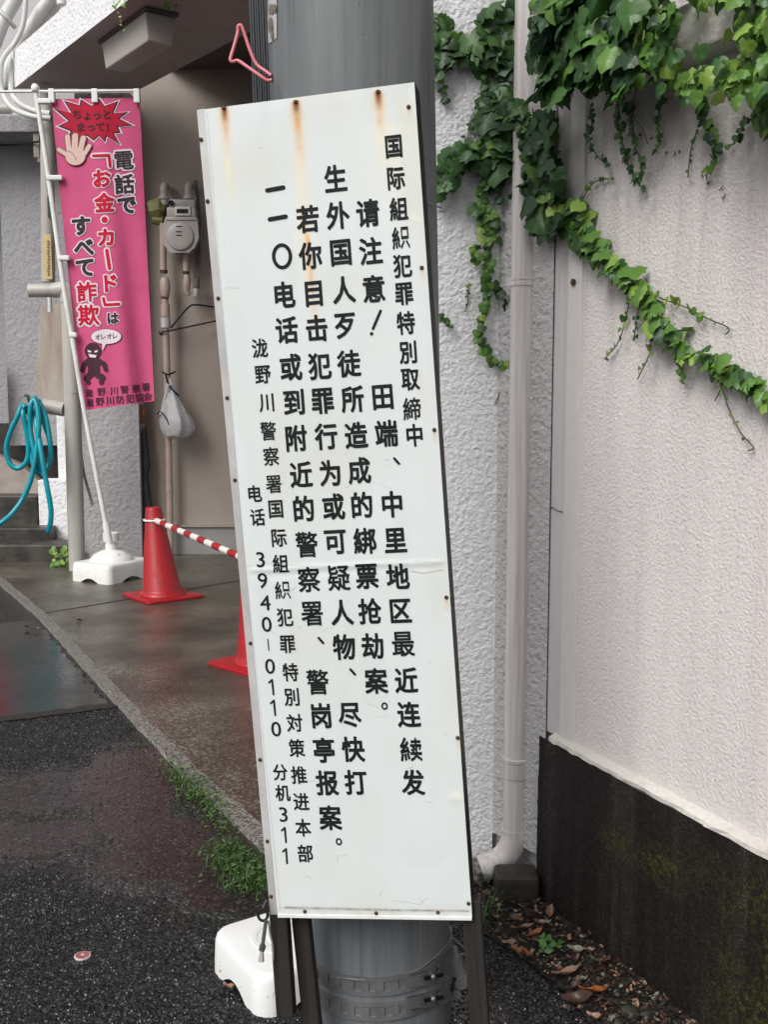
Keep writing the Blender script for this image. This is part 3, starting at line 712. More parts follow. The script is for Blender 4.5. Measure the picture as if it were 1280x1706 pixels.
# crease across the sheet at mid height
def line_mask(pts, wpx):
    out = np.zeros_like(X)
    P = [bl(*p) for p in pts]
    for a, b_ in zip(P[:-1], P[1:]):
        d = np.array([b_.x - a.x, b_.z - a.z]); l2 = (d ** 2).sum(); t = np.clip(((X - a.x) * d[0] + (Z - a.z) * d[1]) / l2, 0, 1)
        dist = np.hypot(X - a.x - t * d[0], Z - a.z - t * d[1]); out = np.maximum(out, np.exp(-(dist / (wpx * .85 * .00121)) ** 2))
    return out
cr = [(400, 947), (440, 938), (500, 942), (560, 945), (620, 940), (690, 936), (738, 940)]
blend(line_mask(cr[:4], 1.3) * .5, (.45, .46, .42)); blend(line_mask([(685, 952), (705, 955), (738, 950)], 1.6) * .8, (.33, .31, .26)); blend(line_mask([(690, 934), (715, 936), (740, 938)], 1.3) * .5, (.40, .40, .36))
blend(line_mask([(688, 362), (704, 366)], 5) * .4, (.82, .78, .6)); blend(line_mask([(765, 1325), (775, 1330)], 8) * .4, (.78, .77, .58))
rs = random.Random(5)
for i in range(80):   # fine scratches and specks
    x, y = rs.uniform(350, 770), rs.uniform(200, 1510); a = rs.uniform(-.6, .6); l = rs.choice([1, 2, 4, 6, 12, 20])
    if x < 345 + (y - 181) * .092 or x > 690 + (y - 138) * .07: continue
    blend(line_mask([(x, y), (x + l * math.cos(a), y + l * math.sin(a))], 1.1) * rs.uniform(.2, .55), rs.choice([(.2, .22, .21), (.42, .43, .42), (.35, .33, .28)]))
for pp in ([(655, 1500), (678, 1503), (700, 1507), (706, 1503)], [(697, 1497), (704, 1502), (712, 1496)], [(632, 1494), (637, 1486)], [(563, 1425), (562, 1432), (564, 1440)]):
    blend(line_mask(pp, .8) * .55, (.3, .28, .25))
blend(np.clip((bl(600, 1512).z + .012 - Z) / .03, 0, 1) * vnoise(30, 200, 21) * .55, (.48, .46, .40))
blend(line_mask([(475, 1512), (560, 1514), (640, 1516), (780, 1518)], 2.2) * (.45 + .5 * vnoise(60, 100, 22)), (.2, .17, .13))
blend(line_mask([(345, 190), (370, 500), (405, 900), (467, 1515)], 1.4) * .5, (.4, .41, .4))
Yd = (vnoise(3, 9, 31) - .5) * .0025 + (vnoise(9, 30, 32) - .5) * .0004
cz = bl(600, 941).z + (vnoise(6, 2, 33) - .5) * .006
Yd += -.0012 * np.exp(-((Z - cz) / .006) ** 2) + .0008 * np.exp(-((Z - cz + .012) / .008) ** 2)
dc = bl(700, 1385); rr = np.hypot((X - dc.x) / .055, (Z - dc.z) / .06); low = np.clip((dc.z - Z) / .05 + (X - dc.x) / .12, 0, 1)
Yd += -.0012 * np.exp(-rr ** 2) + .0004 * np.exp(-((rr - 1.3) / .25) ** 2) * low
dc = bl(770, 1330); rr = np.hypot((X - dc.x) / .02, (Z - dc.z) / .010); Yd += -.0022 * np.exp(-rr ** 2)
edge = np.clip(np.minimum(np.minimum(X + BW / 2, BW / 2 - X), np.minimum(Z + BH / 2, BH / 2 - Z)) / .02, 0, 1); Yd *= edge
def panel_y(x, z):
    i = int(round((x + BW / 2) / BW * (nx - 1))); j = int(round((z + BH / 2) / BH * (nz - 1)))
    i = min(max(i, 0), nx - 1); j = min(max(j, 0), nz - 1); return float(Yd[i, j])
me = bpy.data.meshes.new('sheet')
co3 = np.stack([X, Yd, Z], -1).reshape(-1, 3)
ii, jj = np.meshgrid(np.arange(nx - 1), np.arange(nz - 1), indexing='ij'); a = (ii * nz + jj).ravel()
fq = np.stack([a, a + nz, a + nz + 1, a + 1], -1)
me.from_pydata(co3.tolist(), [], fq.tolist()); me.materials.append(M_panel)
ca = me.color_attributes.new('paint', 'FLOAT_COLOR', 'POINT')
ca.data.foreach_set('color', np.concatenate([col.reshape(-1, 3), np.ones((nx * nz, 1))], 1).astype(np.float32).ravel())
me.update(); me.shade_smooth()
link('sheet', me, sg, I4)
# wooden frame behind
t = MB(); D = .070
for (c, s_) in (((BW / 2 - .0125, D / 2 + .002, 0), (.025, D, BH)), ((-BW / 2 + .0125, D / 2 + .002, 0), (.025, D, BH)), ((0, D / 2 + .002, BH / 2 - .015), (BW - .05, D, .03)), ((0, D / 2 + .002, -BH / 2 + .015), (BW - .05, D, .03)), ((0, D / 2 + .002, 0), (BW - .05, D, .03))): t.box(c, s_)
t.box((0, .005, 0), (BW - .006, .003, BH - .006))
link('back_frame', t.mesh('back_frame', M_black), sg, I4)
# folded metal strip on the left
t = MB(); ls = [bl(327, 183, .002), bl(340, 181, .002), bl(462, 1523, .002), bl(450, 1525, .002)]
vs = [V((p.x, .0008 if k in (1, 2) else .004, p.z)) for k, p in enumerate(ls)] + [V((p.x, .030, p.z)) for p in ls]
for v in vs: v.y += 0
t.add(vs, [(3, 2, 1, 0), (4, 5, 6, 7), (0, 1, 5, 4), (1, 2, 6, 5), (2, 3, 7, 6), (3, 0, 4, 7)])
link('edge_strip', t.mesh('edge_strip', M_alu), sg, I4)
# bottom lip
t = MB(); t.box((0, -.0015, -BH / 2 - .001), (BW - .002, .003, .006)); link('bottom_lip', t.mesh('bottom_lip', M_tank), sg, I4)
# screws
scr = [(373, 180), (493, 170), (630, 153), (334, 232), (345, 335), (363, 497), (378, 663), (391, 800), (417, 1072), (433, 1266), (445, 1402), (451, 1494), (681, 178), (703, 446), (724, 716), (744, 995), (763, 1229), (781, 1505), (508, 1518), (627, 1521), (730, 1520)]
t = MB(); t.lathe([(.0042, 0), (.0040, .0014), (.0026, .0026), (.0008, .003)], 12); sm = t.mesh('screw', M_screw, smooth=50)
for i, p in enumerate(scr):
    q = bl(*p); Ms = Matrix.Translation((q.x, panel_y(q.x, q.z) - .0004, q.z)) @ Matrix.Rotation(R(90), 4, 'X')
    if 3 <= i <= 11: Ms = Matrix.Translation((q.x, .0015, q.z)) @ Matrix.Rotation(R(90), 4, 'X')
    link('screw', sm, sg, Ms)
# legs
Mlg = lambda px0, px1, py, py1, d0, name: None
def leg(x0, x1, ztop, zbot, y0, dpt, lean=0.0):
    t = MB(); q = [(x0, y0), (x1, y0), (x1, y0 + dpt), (x0, y0 + dpt)]
    vs = [(x, y, ztop) for x, y in q] + [(x + lean, y, zbot) for x, y in q]
    t.add(vs, [(0, 1, 2, 3), (7, 6, 5, 4), (0, 4, 5, 1), (1, 5, 6, 2), (2, 6, 7, 3), (3, 7, 4, 0)])
    link('leg', t.mesh('leg', M_wood, bevel=.003), sg, I4)
zz0 = -BH / 2
q1, q2 = bl(455, 1530, .02), bl(492, 1530, .02); leg(q1.x + .002, q2.x - .009, zz0 + .3, bl(470, 1690, .02).z, .006, .032, bl(480, 1690, .02).x - (q1.x + q2.x) / 2)
q1, q2 = bl(484, 1530, .06), bl(512, 1530, .06); zl = -1.225; leg(q1.x, q2.x, zz0 + .3, zl, .046, .03, .012)
q1, q2 = bl(773, 1535, .03), bl(806, 1535, .03); leg(q1.x, q2.x - .002, zz0 + .03, zl, .012, .03, .0)
# loose ring and cord at the lower left corner
ct = root('hook_cord', Mb @ bl(440, 1515, 0.0), 'black ring and short dark rod dangling from the lower left corner of the signboard', 'hook')
ring = [yp(438 + 8 * math.cos(a), 1524 + 10 * math.sin(a), 2.12) for a in [2 * math.pi * k / 16 for k in range(17)]]
t = MB(); t.tube(ring, .0032, 8, False); link('ring', t.mesh('ring', M_black, smooth=60), ct)
t = MB(); t.tube([yp(444, 1500, 2.125), yp(438, 1512, 2.12)], .0022, 6); t.tube([yp(443, 1534, 2.115), yp(437, 1578, 2.11)], .0040, 8); t.tube([yp(438, 1575, 2.11), yp(436, 1583, 2.11)], .0068, 8)
link('rod', t.mesh('rod', M_rope, smooth=40), ct)
t = MB(); t.tube([yp(436.5, 1584, 2.11), yp(435, 1601, 2.11)], [.0035, .0068], 6); link('frayed_end', t.mesh('frayed_end', M_alu), ct)
t = MB(); t.tube(curve_pts([yp(447, 1534, 2.13), yp(450, 1555, 2.13), yp(454, 1575, 2.13), yp(455, 1600, 2.13)], 5), .002, 6); link('cord', t.mesh('cord', M_alu, smooth=60), ct)

# ---- lettering
GL = {}
def glyph0(ch):
    if ch in GL: return GL[ch]
    cu = bpy.data.curves.new('t', 'FONT'); cu.body = ch; cu.resolution_u = 3
    ob = bpy.data.objects.new('t', cu); COL.objects.link(ob)
    dg = bpy.context.evaluated_depsgraph_get(); m = bpy.data.meshes.new_from_object(ob.evaluated_get(dg))
    bm = bmesh.new(); bm.from_mesh(m); bmesh.ops.remove_doubles(bm, verts=bm.verts, dist=1e-4); bm.verts.index_update()
    vs = np.array([v.co[:2] for v in bm.verts]); fs = [[v.index for v in f.verts] for f in bm.faces]
    es = [(e.verts[0].index, e.verts[1].index) for e in bm.edges if len(e.link_faces) == 1]; bm.free()
    bpy.data.objects.remove(ob); bpy.data.curves.remove(cu); bpy.data.meshes.remove(m)
    GL[ch] = (vs, fs, es); return GL[ch]
def thick(vs, fs, es, r):
    """the outline swept with a round pen of radius r: heavier strokes with rounded ends"""
    V_ = [tuple(v) for v in vs]; F_ = [list(f) for f in fs]
    if r <= 0: return np.array(V_), F_
    used = set()
    for a, b_ in es:
        p, q = vs[a], vs[b_]; d = q - p; l = math.hypot(*d)
        if l < 1e-6: continue
        nn = np.array([-d[1], d[0]]) / l * r; k = len(V_); V_ += [tuple(p + nn), tuple(p - nn), tuple(q - nn), tuple(q + nn)]; F_.append([k, k + 1, k + 2, k + 3]); used.update((a, b_))
    kept = []
    for a in used:
        p = vs[a]
        if any(math.hypot(*(p - o_)) < r * .22 for o_ in kept): continue
        kept.append(p); k = len(V_); V_ += [(p[0] + r * math.cos(t_ * math.pi / 5), p[1] + r * math.sin(t_ * math.pi / 5)) for t_ in range(10)]; F_.append(list(range(k, k + 10)))
    return np.array(V_), F_
GT = {}
def glyph(ch, off):
    if (ch, off) not in GT: GT[(ch, off)] = thick(*glyph0(ch), off)
    return GT[(ch, off)]
def gl_any(ch, off):
    """a glyph, or two pieces set side by side ('糹只') in one em box, centred on its box"""
    if isinstance(ch, tuple):
        (a, fa_), (b_, fb_) = glyph(ch[0], off), glyph(ch[1], off)
        a = a.copy(); b_ = b_.copy()
        a = (a - a.min(0)) / (a.max(0) - a.min(0)) * np.array([.42, .92]); b_ = (b_ - b_.min(0)) / (b_.max(0) - b_.min(0)) * np.array([.50, .90]) + np.array([.43, .0])
        vs = np.concatenate([a, b_]); fs = fa_ + [[i + len(a) for i in f] for f in fb_]
    else: vs, fs = glyph(ch, off)
    c = (vs.max(0) + vs.min(0)) / 2
    return vs - c, fs
JI = ('糹', '只'); XU = ('糹', '卖')
colsT = [
 (31.5, 39, .026, [('国', 656, 244), ('际', 660, 297), ('組', 664.5, 347.5), (JI, 668, 396), ('犯', 671, 443), ('罪', 673.5, 489.5), ('特', 676.5, 538), ('別', 680, 587), ('取', 684, 632), ('締', 686.5, 681), ('中', 691, 725)]),
 (40, 46, .028, [('请', 613, 355), ('注', 618, 418), ('意', 623, 481), ('!', 627, 538), ('田', 638, 661.6), ('端', 644, 722), (',', 661, 768), ('中', 653.5, 840), ('里', 659, 900), ('地', 663, 960), ('区', 668, 1017.5), ('最', 672, 1072.5), ('近', 677, 1133), ('连', 681.5, 1190), (XU, 685, 1248), ('发', 688.5, 1303)]),
 (40, 46, .028, [('生', 559, 297), ('外', 563, 359), ('国', 568, 421), ('人', 573, 483), ('歹', 575.5, 543), ('徒', 581.6, 605.5), ('所', 587.5, 665), ('造', 593.7, 725), ('成', 598.5, 784), ('的', 603, 841), ('綁', 608, 901), ('票', 611.5, 960), ('抢', 616.5, 1018), ('劫', 621, 1076), ('案', 627, 1134), ('o', 641, 1176)]),
 (40, 46, .028, [('若', 512.5, 365), ('你', 517, 426), ('目', 523, 489.5), ('击', 528, 547), ('犯', 533, 610), ('罪', 537.7, 668), ('行', 543.5, 727), ('为', 549.7, 788), ('或', 556, 844), ('可', 559, 903), ('疑', 564.6, 962.5), ('人', 570, 1020), ('物', 573.5, 1077.6), (',', 588, 1119), ('尽', 583, 1191), ('快', 588.6, 1248), ('打', 593, 1303)]),
 (40, 46, .028, [('-', 458.5, 315), ('-', 462.6, 363.4), ('〇', 470, 427), ('电', 474.7, 491), ('话', 478, 550), ('或', 485, 611.7), ('到', 490, 670), ('附', 494, 730), ('近', 501.6, 790.5), ('的', 506, 847), ('警', 511.3, 907), ('察', 515, 965), ('署', 520, 1022), (',', 535, 1066.7), ('警', 529.5, 1136), ('岗', 535.4, 1192), ('亭', 540, 1249.5), ('报', 545, 1304), ('案', 550.4, 1362), ('o', 564.7, 1402)]),
 (29, 33.5, .020, [('泷', 433, 580), ('野', 438, 624), ('川', 444, 671), ('警', 447, 718), ('察', 452, 760), ('署', 456, 806.6), ('国', 459.6, 848), ('际', 465, 896), ('組', 467.7, 938.4), (JI, 471, 983), ('犯', 475, 1028), ('罪', 479, 1073), ('特', 484, 1119.6), ('別', 486, 1161), ('対', 490.7, 1204), ('策', 494.5, 1246), ('推', 498, 1291), ('进', 501.7, 1335.5), ('本', 505, 1379), ('部', 508.6, 1421.6)]),
 (27, 31, .020, [('电', 425, 822), ('话', 429.4, 861.6), ('3', 434.3, 932), ('9', 437.7, 967), ('4', 442, 1004), ('0', 444.3, 1040), ('|', 447, 1074), ('0', 449.8, 1110), ('1', 453, 1144.7), ('1', 456, 1179), ('0', 460, 1214.5), ('分', 466.8, 1286.7), ('机', 471, 1321), ('3', 472, 1357), ('1', 474, 1391), ('1', 476, 1426)]),
]
PXM = BW / 350.0
def capsule(a, b_, r, n=8):
    a = np.array(a, float); b_ = np.array(b_, float); d = b_ - a; ang = math.atan2(d[1], d[0]); out = []
    for k in range(n + 1): t_ = ang + math.pi / 2 + math.pi * k / n; out.append(a + r * np.array([math.cos(t_), math.sin(t_)]))
    for k in range(n + 1): t_ = ang - math.pi / 2 + math.pi * k / n; out.append(b_ + r * np.array([math.cos(t_), math.sin(t_)]))
    return [tuple(p) for p in out]
for (sx, sy, off, items) in colsT:
    rj = random.Random(len(items))
    for (ch, px, py) in items:
        t = MB()
        q = bl(px, py); q2 = bl(px + 1, py); loc = PXM * (1 + (py - 850) / 1700 * .07)
        if ch == '!': pieces = [([(x * loc, y * loc) for x, y in capsule((-6, -9), (9, 19), 2.3)], None), ([(x * loc, y * loc) for x, y in capsule((-9, -17), (-9, -16.9), 2.9)], None)]
        elif ch == ',': pieces = [([(x * loc, y * loc) for x, y in capsule((-3.5, 4.5), (3.5, -4.5), 2.2)], None)]
        elif ch == '-': pieces = [([(x * loc, y * loc) for x, y in capsule((-14, -.6), (14, 1.2), 3.6)], None)]
        elif ch == '1': pieces = [([(x * loc, y * loc) for x, y in capsule((1.5, -13), (1.5, 13), 1.7)], None), ([(x * loc, y * loc) for x, y in capsule((-4.5, 8), (1.5, 13), 1.6)], None)]
        elif ch == '|': pieces = [([(x * loc, y * loc) for x, y in capsule((0, -10), (0, 10), .9)], None)]
        elif ch == 'o':
            o1 = [(5.6 * loc * math.cos(a_), 6.6 * loc * math.sin(a_)) for a_ in [2 * math.pi * k / 20 for k in range(20)]]; i1 = [(x * .52, y * .55) for x, y in o1]
            pieces = [(o1 + i1, [(k, (k + 1) % 20, 20 + (k + 1) % 20, 20 + k) for k in range(20)])]
        else:
            vs, fs = gl_any(ch, (off * .68 if ch in ('警', '署', '最', '察', '疑', '締') else off) if ch not in ('0', '1', '3', '4', '9') else .007)
            fx, fy = (sx, sy) if ch not in ('0', '1', '3', '4', '9') else (39, 37.5)
            if ch == '〇': fx, fy = 36 / .94, 44 / .94 
            if ch == '〇':
                o1 = [(17.5 * loc * math.cos(a_), 21.5 * loc * math.sin(a_)) for a_ in [2 * math.pi * k / 36 for k in range(36)]]; i1 = [(x * .66, y * .72) for x, y in o1]
                pieces = [(o1 + i1, [(k, (k + 1) % 36, 36 + (k + 1) % 36, 36 + k) for k in range(36)])]
            else: pieces = [([(v[0] * fx * loc, v[1] * fy * loc) for v in vs], fs)]
        ja = rj.uniform(-.01, .01)
        for (vs, fs) in pieces:
            V3 = [(q.x + x + y * ja, panel_y(q.x + x, q.z + y) - .0011 , q.z + y) for x, y in vs]
            t.add(V3, fs if fs else [tuple(range(len(vs)))])
        link('character', t.mesh('character', M_ink), sg, I4)

# ------------------------------------------------------------------ weight base behind the sign, bottom left
def rounded_rect(hw, hl, r, n=6):
    out = []
    for cx, cy, a0 in ((hw - r, hl - r, 0), (-hw + r, hl - r, 90), (-hw + r, -hl + r, 180), (hw - r, -hl + r, 270)):
        for k in range(n + 1): a = R(a0 + 90 * k / n); out.append((cx + r * math.cos(a), cy + r * math.sin(a)))
    return out
def tank_mesh(hw, hl, h, mat, arch=.03, dome=False):
    t = MB(); base = rounded_rect(hw, hl, .05, 8); n = len(base); rings = []
    def zbot(x, y):
        a = 0
        if abs(x) < hw * .45: a = max(a, arch * math.cos(x / (hw * .45) * math.pi / 2))
        if abs(y) < hl * .45: a = max(a, arch * math.cos(y / (hl * .45) * math.pi / 2))
        return a
    # resample outline densely so the arches read
    dense = []
    for i in range(n):
        a, b_ = V((*base[i], 0)), V((*base[(i + 1) % n], 0)); k = max(1, int((b_ - a).length / .012))
        for j in range(k): dense.append(a.lerp(b_, j / k))
    n = len(dense)
    prof = [(1.0, None), (1.0, .25), (.985, h * .8), (.965, h * .93), (.935, h * .99), (.90, h), (.55, h + .001), (.2, h + .002)]
    for (s_, z) in prof:
        for p in dense:
            zb_ = zbot(p.x, p.y); zz_ = zb_ if z is None else (max(zb_ + .004, h * .3) if z == .25 else z)
            t.v.append(V((p.x * s_, p.y * s_, zz_)))
    for i in range(len(prof) - 1):
        for j in range(n): t.f.append([i * n + j, i * n + (j + 1) % n, (i + 1) * n + (j + 1) % n, (i + 1) * n + j]); t.m.append(0)
    t.f.append([(len(prof) - 1) * n + j for j in range(n)]); t.m.append(0)
    return t.mesh('tank', mat, smooth=45)
TA, TBp = gp(352, 1548, .10), gp(440, 1636, .10); te = (TBp - TA).normalized(); tp = V((-te.y, te.x, 0)); tc = (TA + TBp) / 2 + tp * .14; tc.z = 0; TH = (TBp - TA).length / 2
tb = root('weight_base', Matrix.Translation(tc) @ Matrix.Rotation(math.atan2(tp.y, tp.x), 4, 'Z'), 'white plastic banner weight with black specks on the asphalt at the foot of the pole', 'weight base', 'white plastic banner weights')
link('tank', tank_mesh(.15, TH, .105, M_tank2), tb, I4)
t = MB(); t.lathe([(.09, .1065), (.088, .109), (.075, .109), (.073, .107), (.05, .107), (.046, .111), (.03, .112)], 32); link('raised_ring', t.mesh('raised_ring', M_tank, smooth=40), tb, I4)

# ------------------------------------------------------------------ left building
bld = root('left_building', V((-2.4, 9.6, 0)), 'stuccoed building with brown siding under a deep canopy slab, beyond the concrete apron', 'building')
YW = 9.62
ZS = yp(22, 148, 9.3).z                # soffit level
S = lambda x, y, z=None: gp(x, y, ZS if z is None else z)
ang = None
s_far_l, s_l2 = S(22, 148), S(206, 5); s_far_r, s_r2 = S(234, 148), S(385, 69)
def ext(a, b_, k): return a + (b_ - a).normalized() * k
L_ = ext(s_far_l, s_l2, 6.2); R_ = ext(s_far_r, s_r2, 6.5)
th = .30
t = MB(); P = [(s_far_l.x, s_far_l.y), (L_.x, L_.y), (R_.x, R_.y), (s_far_r.x, s_far_r.y)]
t.cur = 0; n = 4
vs = [(x, y, ZS) for x, y in P] + [(x, y, ZS + th) for x, y in P]
t.add(vs, [(3, 2, 1, 0), (4, 5, 6, 7)]); t.cur = 1; t.add(vs, [(0, 1, 5, 4), (1, 2, 6, 5), (3, 0, 4, 7)]); t.cur = 2; t.add(vs, [(2, 3, 7, 6)])
link('canopy_slab', t.mesh('canopy_slab', [M_soffit, M_fascia, M_brown]), bld)
ZC = yp(360, 113, YW).z
t = MB(); P = [(s_far_r.x + .01, YW + .3), (R_.x + .01, R_.y), (1.2, R_.y), (1.2, YW + .3)]; t.prism(P, ZC, ZC + .3); link('porch_ceiling', t.mesh('porch_ceiling', M_brown), bld)
# porch back wall: siding boards above, panels below
xl, xr = yp(238, 700, YW).x, yp(640, 700, YW).x
z_led, z_pan = yp(330, 876, YW).z, yp(330, 935, YW).z
t = MB(); t.box(((xl - .5 + xr) / 2, YW + .10, (ZC + z_led) / 2), (xr - xl + .5, .12, ZC - z_led)); link('porch_wall', t.mesh('porch_wall', M_beige), bld)
t = MB(); zt0 = yp(360, 330, YW).z
t = MB(); t.box(((xl - .5 + xr) / 2, YW + .03, (z_led + 0) / 2), (xr - xl + .5, .04, z_led - .02)); link('lower_panel', t.mesh('lower_panel', M_gpanel), bld)
t = MB(); t.box(((xl - .5 + xr) / 2, YW + .02, z_led), (xr - xl + .5, .07, .02)); link('sill_strip', t.mesh('sill_strip', M_beige), bld)
# stuccoed pillar
YP = 9.42
x0, x1 = yp(147, 900, YP).x, yp(236, 900, YP).x
rough_face('pillar_face', V((x0, YP, 0)), V((x1, YP, 0)), 0, ZS - .002, V((0, -1, 0)), .011, .007, M_pillar, bld, 8)
t = MB(); t.box(((x0 + x1) / 2, YP + .17, ZS / 2), (x1 - x0 - .002, .30, ZS - .004)); link('pillar_core', t.mesh('pillar_core', M_pillar), bld)
x00 = yp(128, 900, YP + .2).x
t = MB(); t.box(((x00 + x0) / 2, YP + .36, ZS / 2), (x0 - x00 + .1, .2, ZS - .01)); link('wall_return', t.mesh('wall_return', M_grey_st), bld)
# left grey wall and upper wall
YL = 10.1
zlb = yp(40, 742, YL).z; xa, xb = yp(-160, 500, YL).x, yp(110, 500, YL).x
xs0 = yp(6, 500, YL).x
rough_face('grey_wall', V((xs0, YL, 0)), V((xb + .3, YL, 0)), zlb, ZS - .35, V((0, -1, 0)), .014, .007, M_grey_st, bld, 9)
t = MB(); t.box(((xs0 + xb + .3) / 2, YL + .16, (zlb + ZS) / 2), (xb + .3 - xs0 - .01, .3, ZS - zlb - .02)); link('grey_wall_core', t.mesh('grey_wall_core', M_grey_st), bld)
t = MB(); t.box(((xa - 3 + xb) / 2, YL + .25, ZS + 1.4), (xb - xa + 7, .3, 3.3)); link('upper_wall', t.mesh('upper_wall', M_uwall), bld)
t = MB(); t.box((-3.9, YL - .20, ZS - .20), (1.9, .50, .14)); link('ledge_slab', t.mesh('ledge_slab', M_grey_st, bevel=.01), bld)
t = MB(); t.box((xr / 2 - 3, 10.8, 2.6), (9, .2, 5.2)); link('rear_wall', t.mesh('rear_wall', M_grey_st), bld)
# low white wall piece and stair cheek
t = MB(); q0, q1 = yp(62, 800, 9.75), yp(118, 800, 9.75); zt_ = yp(90, 745, 9.75).z
t.prism([(q0.x, 9.75), (q1.x, 9.75), (q1.x, 10.0), (q0.x, 10.0)], 0, yp(62, 800, 9.75).z)
t.box(((yp(86, 700, 9.8).x + q1.x) / 2, 9.98, 1.0), (q1.x - yp(86, 700, 9.8).x, .1, 1.1)); link('low_wall', t.mesh('low_wall', M_fascia, bevel=.01), bld)
t = MB(); pts_ = [yp(-40, 742, 9.98), yp(35, 775, 9.98), yp(115, 848, 9.98), yp(115, 880, 9.98), yp(-40, 880, 9.98)]
vs = pts_ + [p + V((0, .12, 0)) for p in pts_]; n = 5
t.add(vs, [tuple(range(n))[::-1], tuple(range(n, 2 * n))] + [(i, (i + 1) % n, n + (i + 1) % n, n + i) for i in range(n)]); link('stair_cheek', t.mesh('stair_cheek', M_stair), bld)
t = MB(); t.box((yp(30, 760, 10.05).x, 10.4, (yp(30, 742, 10.05).z + .4) / 2), (1.0, .1, yp(30, 742, 10.05).z)); link('stair_back', t.mesh('stair_back', M_step), bld)
steps = root('entrance_steps', V((-3.9, 9.6, 0)), 'dark wet concrete steps at the left edge below the coiled hose', 'steps')
for (pxr, pyt, pyb, y0, y1) in ((112, 908, 928, 9.15, 9.5), (80, 880, 908, 9.5, 9.74), (61, 826, 880, 9.74, 10.3)):
    xr_ = yp(pxr, pyt, y0).x; zt_ = yp(pxr, pyt, y0).z
    t = MB(); t.box(((xr_ - 6) / 2, (y0 + y1) / 2, zt_ / 2), (xr_ + 6, y1 - y0, zt_)); link('step', t.mesh('step', M_step, bevel=.012), steps)
# ceiling light box
lf = root('ceiling_light', S(210, 60), 'pale oblong plastic ceiling light box under the canopy slab', 'lamp')
sd = (s_l2 - s_far_l).normalized(); sn = V((-sd.y, sd.x, 0)); sn = sn if sn.x > 0 else -sn
q0 = S(168, 66); q1 = S(252, 14); ll = (q1 - q0).dot(sd); q1 = q0 + sd * ll
def lbox(a, b_, wd_, z0, z1, ins=0.0):
    t = MB(); A_ = [a + sd * 0, b_, b_ + sn * wd_, a + sn * wd_]; B_ = [a + sd * ins + sn * ins, b_ - sd * ins + sn * ins, b_ - sd * ins + sn * (wd_ - ins), a + sd * ins + sn * (wd_ - ins)]
    vs = [V((p.x, p.y, z1)) for p in A_] + [V((p.x, p.y, z0)) for p in B_]
    t.add(vs, [(0, 1, 2, 3), (7, 6, 5, 4), (0, 4, 5, 1), (1, 5, 6, 2), (2, 6, 7, 3), (3, 7, 4, 0)]); return t
link('mount', lbox(q0 - sd * .03 - sn * .01, q1 + sd * .03 - sn * .01, .24, ZS - .025, ZS - .001).mesh('mount', M_fixd), lf)
link('diffuser', lbox(q0, q1, .22, ZS - .21, ZS - .025, .02).mesh('diffuser', M_fix, bevel=.012), lf)
# white ducts and cables, upper left
def px_tube(name, pts, r, mat, label, cat, group=None, Y=9.0, k=6, n=10, parent=None):
    t = MB(); P = [yp(p[0], p[1], p[2] if len(p) > 2 else Y) for p in pts]
    t.tube(curve_pts(P, k) if len(P) > 2 else P, r, n); o = link(name, t.mesh(name, mat, smooth=60), parent)
    if parent is None: tag(o, label, cat, group)
    return o
dg_ = 'white pipes and ducts at the upper left'
px_tube('duct', [(86, -8, 9.4), (60, 30, 9.4), (30, 80, 9.4), (10, 118, 9.35), (4, 150, 9.3)], .052, M_duct, 'thickest white duct running down beside the canopy fascia', 'duct', dg_)
px_tube('duct', [(102, -5, 9.5), (72, 40, 9.5), (45, 75, 9.5), (22, 100, 9.45), (14, 125, 9.4), (14, 150, 9.4)], .04, M_duct, 'second white duct tucked against the canopy fascia', 'duct', dg_)
px_tube('pipe', [(43, -8, 9.25), (38, 40, 9.25), (24, 72, 9.25), (6, 95, 9.2), (1, 118, 9.2), (3, 152, 9.2), (20, 180, 9.1), (55, 194, 9.0), (84, 197, 9.0)], .022, M_duct, 'thin white conduit curving down the upper left wall and round to the banner', 'conduit', dg_)
px_tube('pipe', [(18, 100, 9.3), (18, 150, 9.25), (32, 172, 9.15), (56, 184, 9.1), (84, 190, 9.05)], .026, M_duct, 'thin white conduit bending under the canopy corner', 'conduit', dg_)
px_tube('duct', [(-10, 75, 9.6), (5, 35, 9.6), (30, -10, 9.6)], .06, M_duct, 'pale duct at the extreme upper left corner', 'duct', dg_)
px_tube('pipe', [(-8, 10, 9.2), (10, 30, 9.2), (24, 45, 9.3)], .02, M_duct, 'short white conduit crossing the corner duct', 'conduit', dg_)
px_tube('duct', [(101, -12, 9.3), (102, 8, 9.3)], .04, M_tank, 'short white pipe end hanging beside the ducts', 'pipe', dg_)
t = MB(); t.box(yp(118, -2, 9.7), (.07, .05, .3)); tag(link('wall_box', t.mesh('wall_box', M_duct)), 'grey box fitting on the wall above the canopy', 'box')
px_tube('pipe', [(-20, 181, 9.9), (18, 181, 9.9)], .05, M_upvc, 'fat beige horizontal pipe stub at the left edge', 'pipe')
px_tube('cable', [(-20, 240, 9.8), (15, 242, 9.8), (40, 239, 9.7), (70, 235, 9.6)], .009, M_black, 'black cable crossing the grey wall to the pipe', 'cable')
t = MB(); t.box(yp(61, 236, 9.7), (.05, .05, .28)); t.box(yp(66, 265, 9.7), (.03, .04, .06)); tag(link('cable_clip', t.mesh('cable_clip', M_stair)), 'small beige fitting where the black cable meets the pipe', 'fitting')
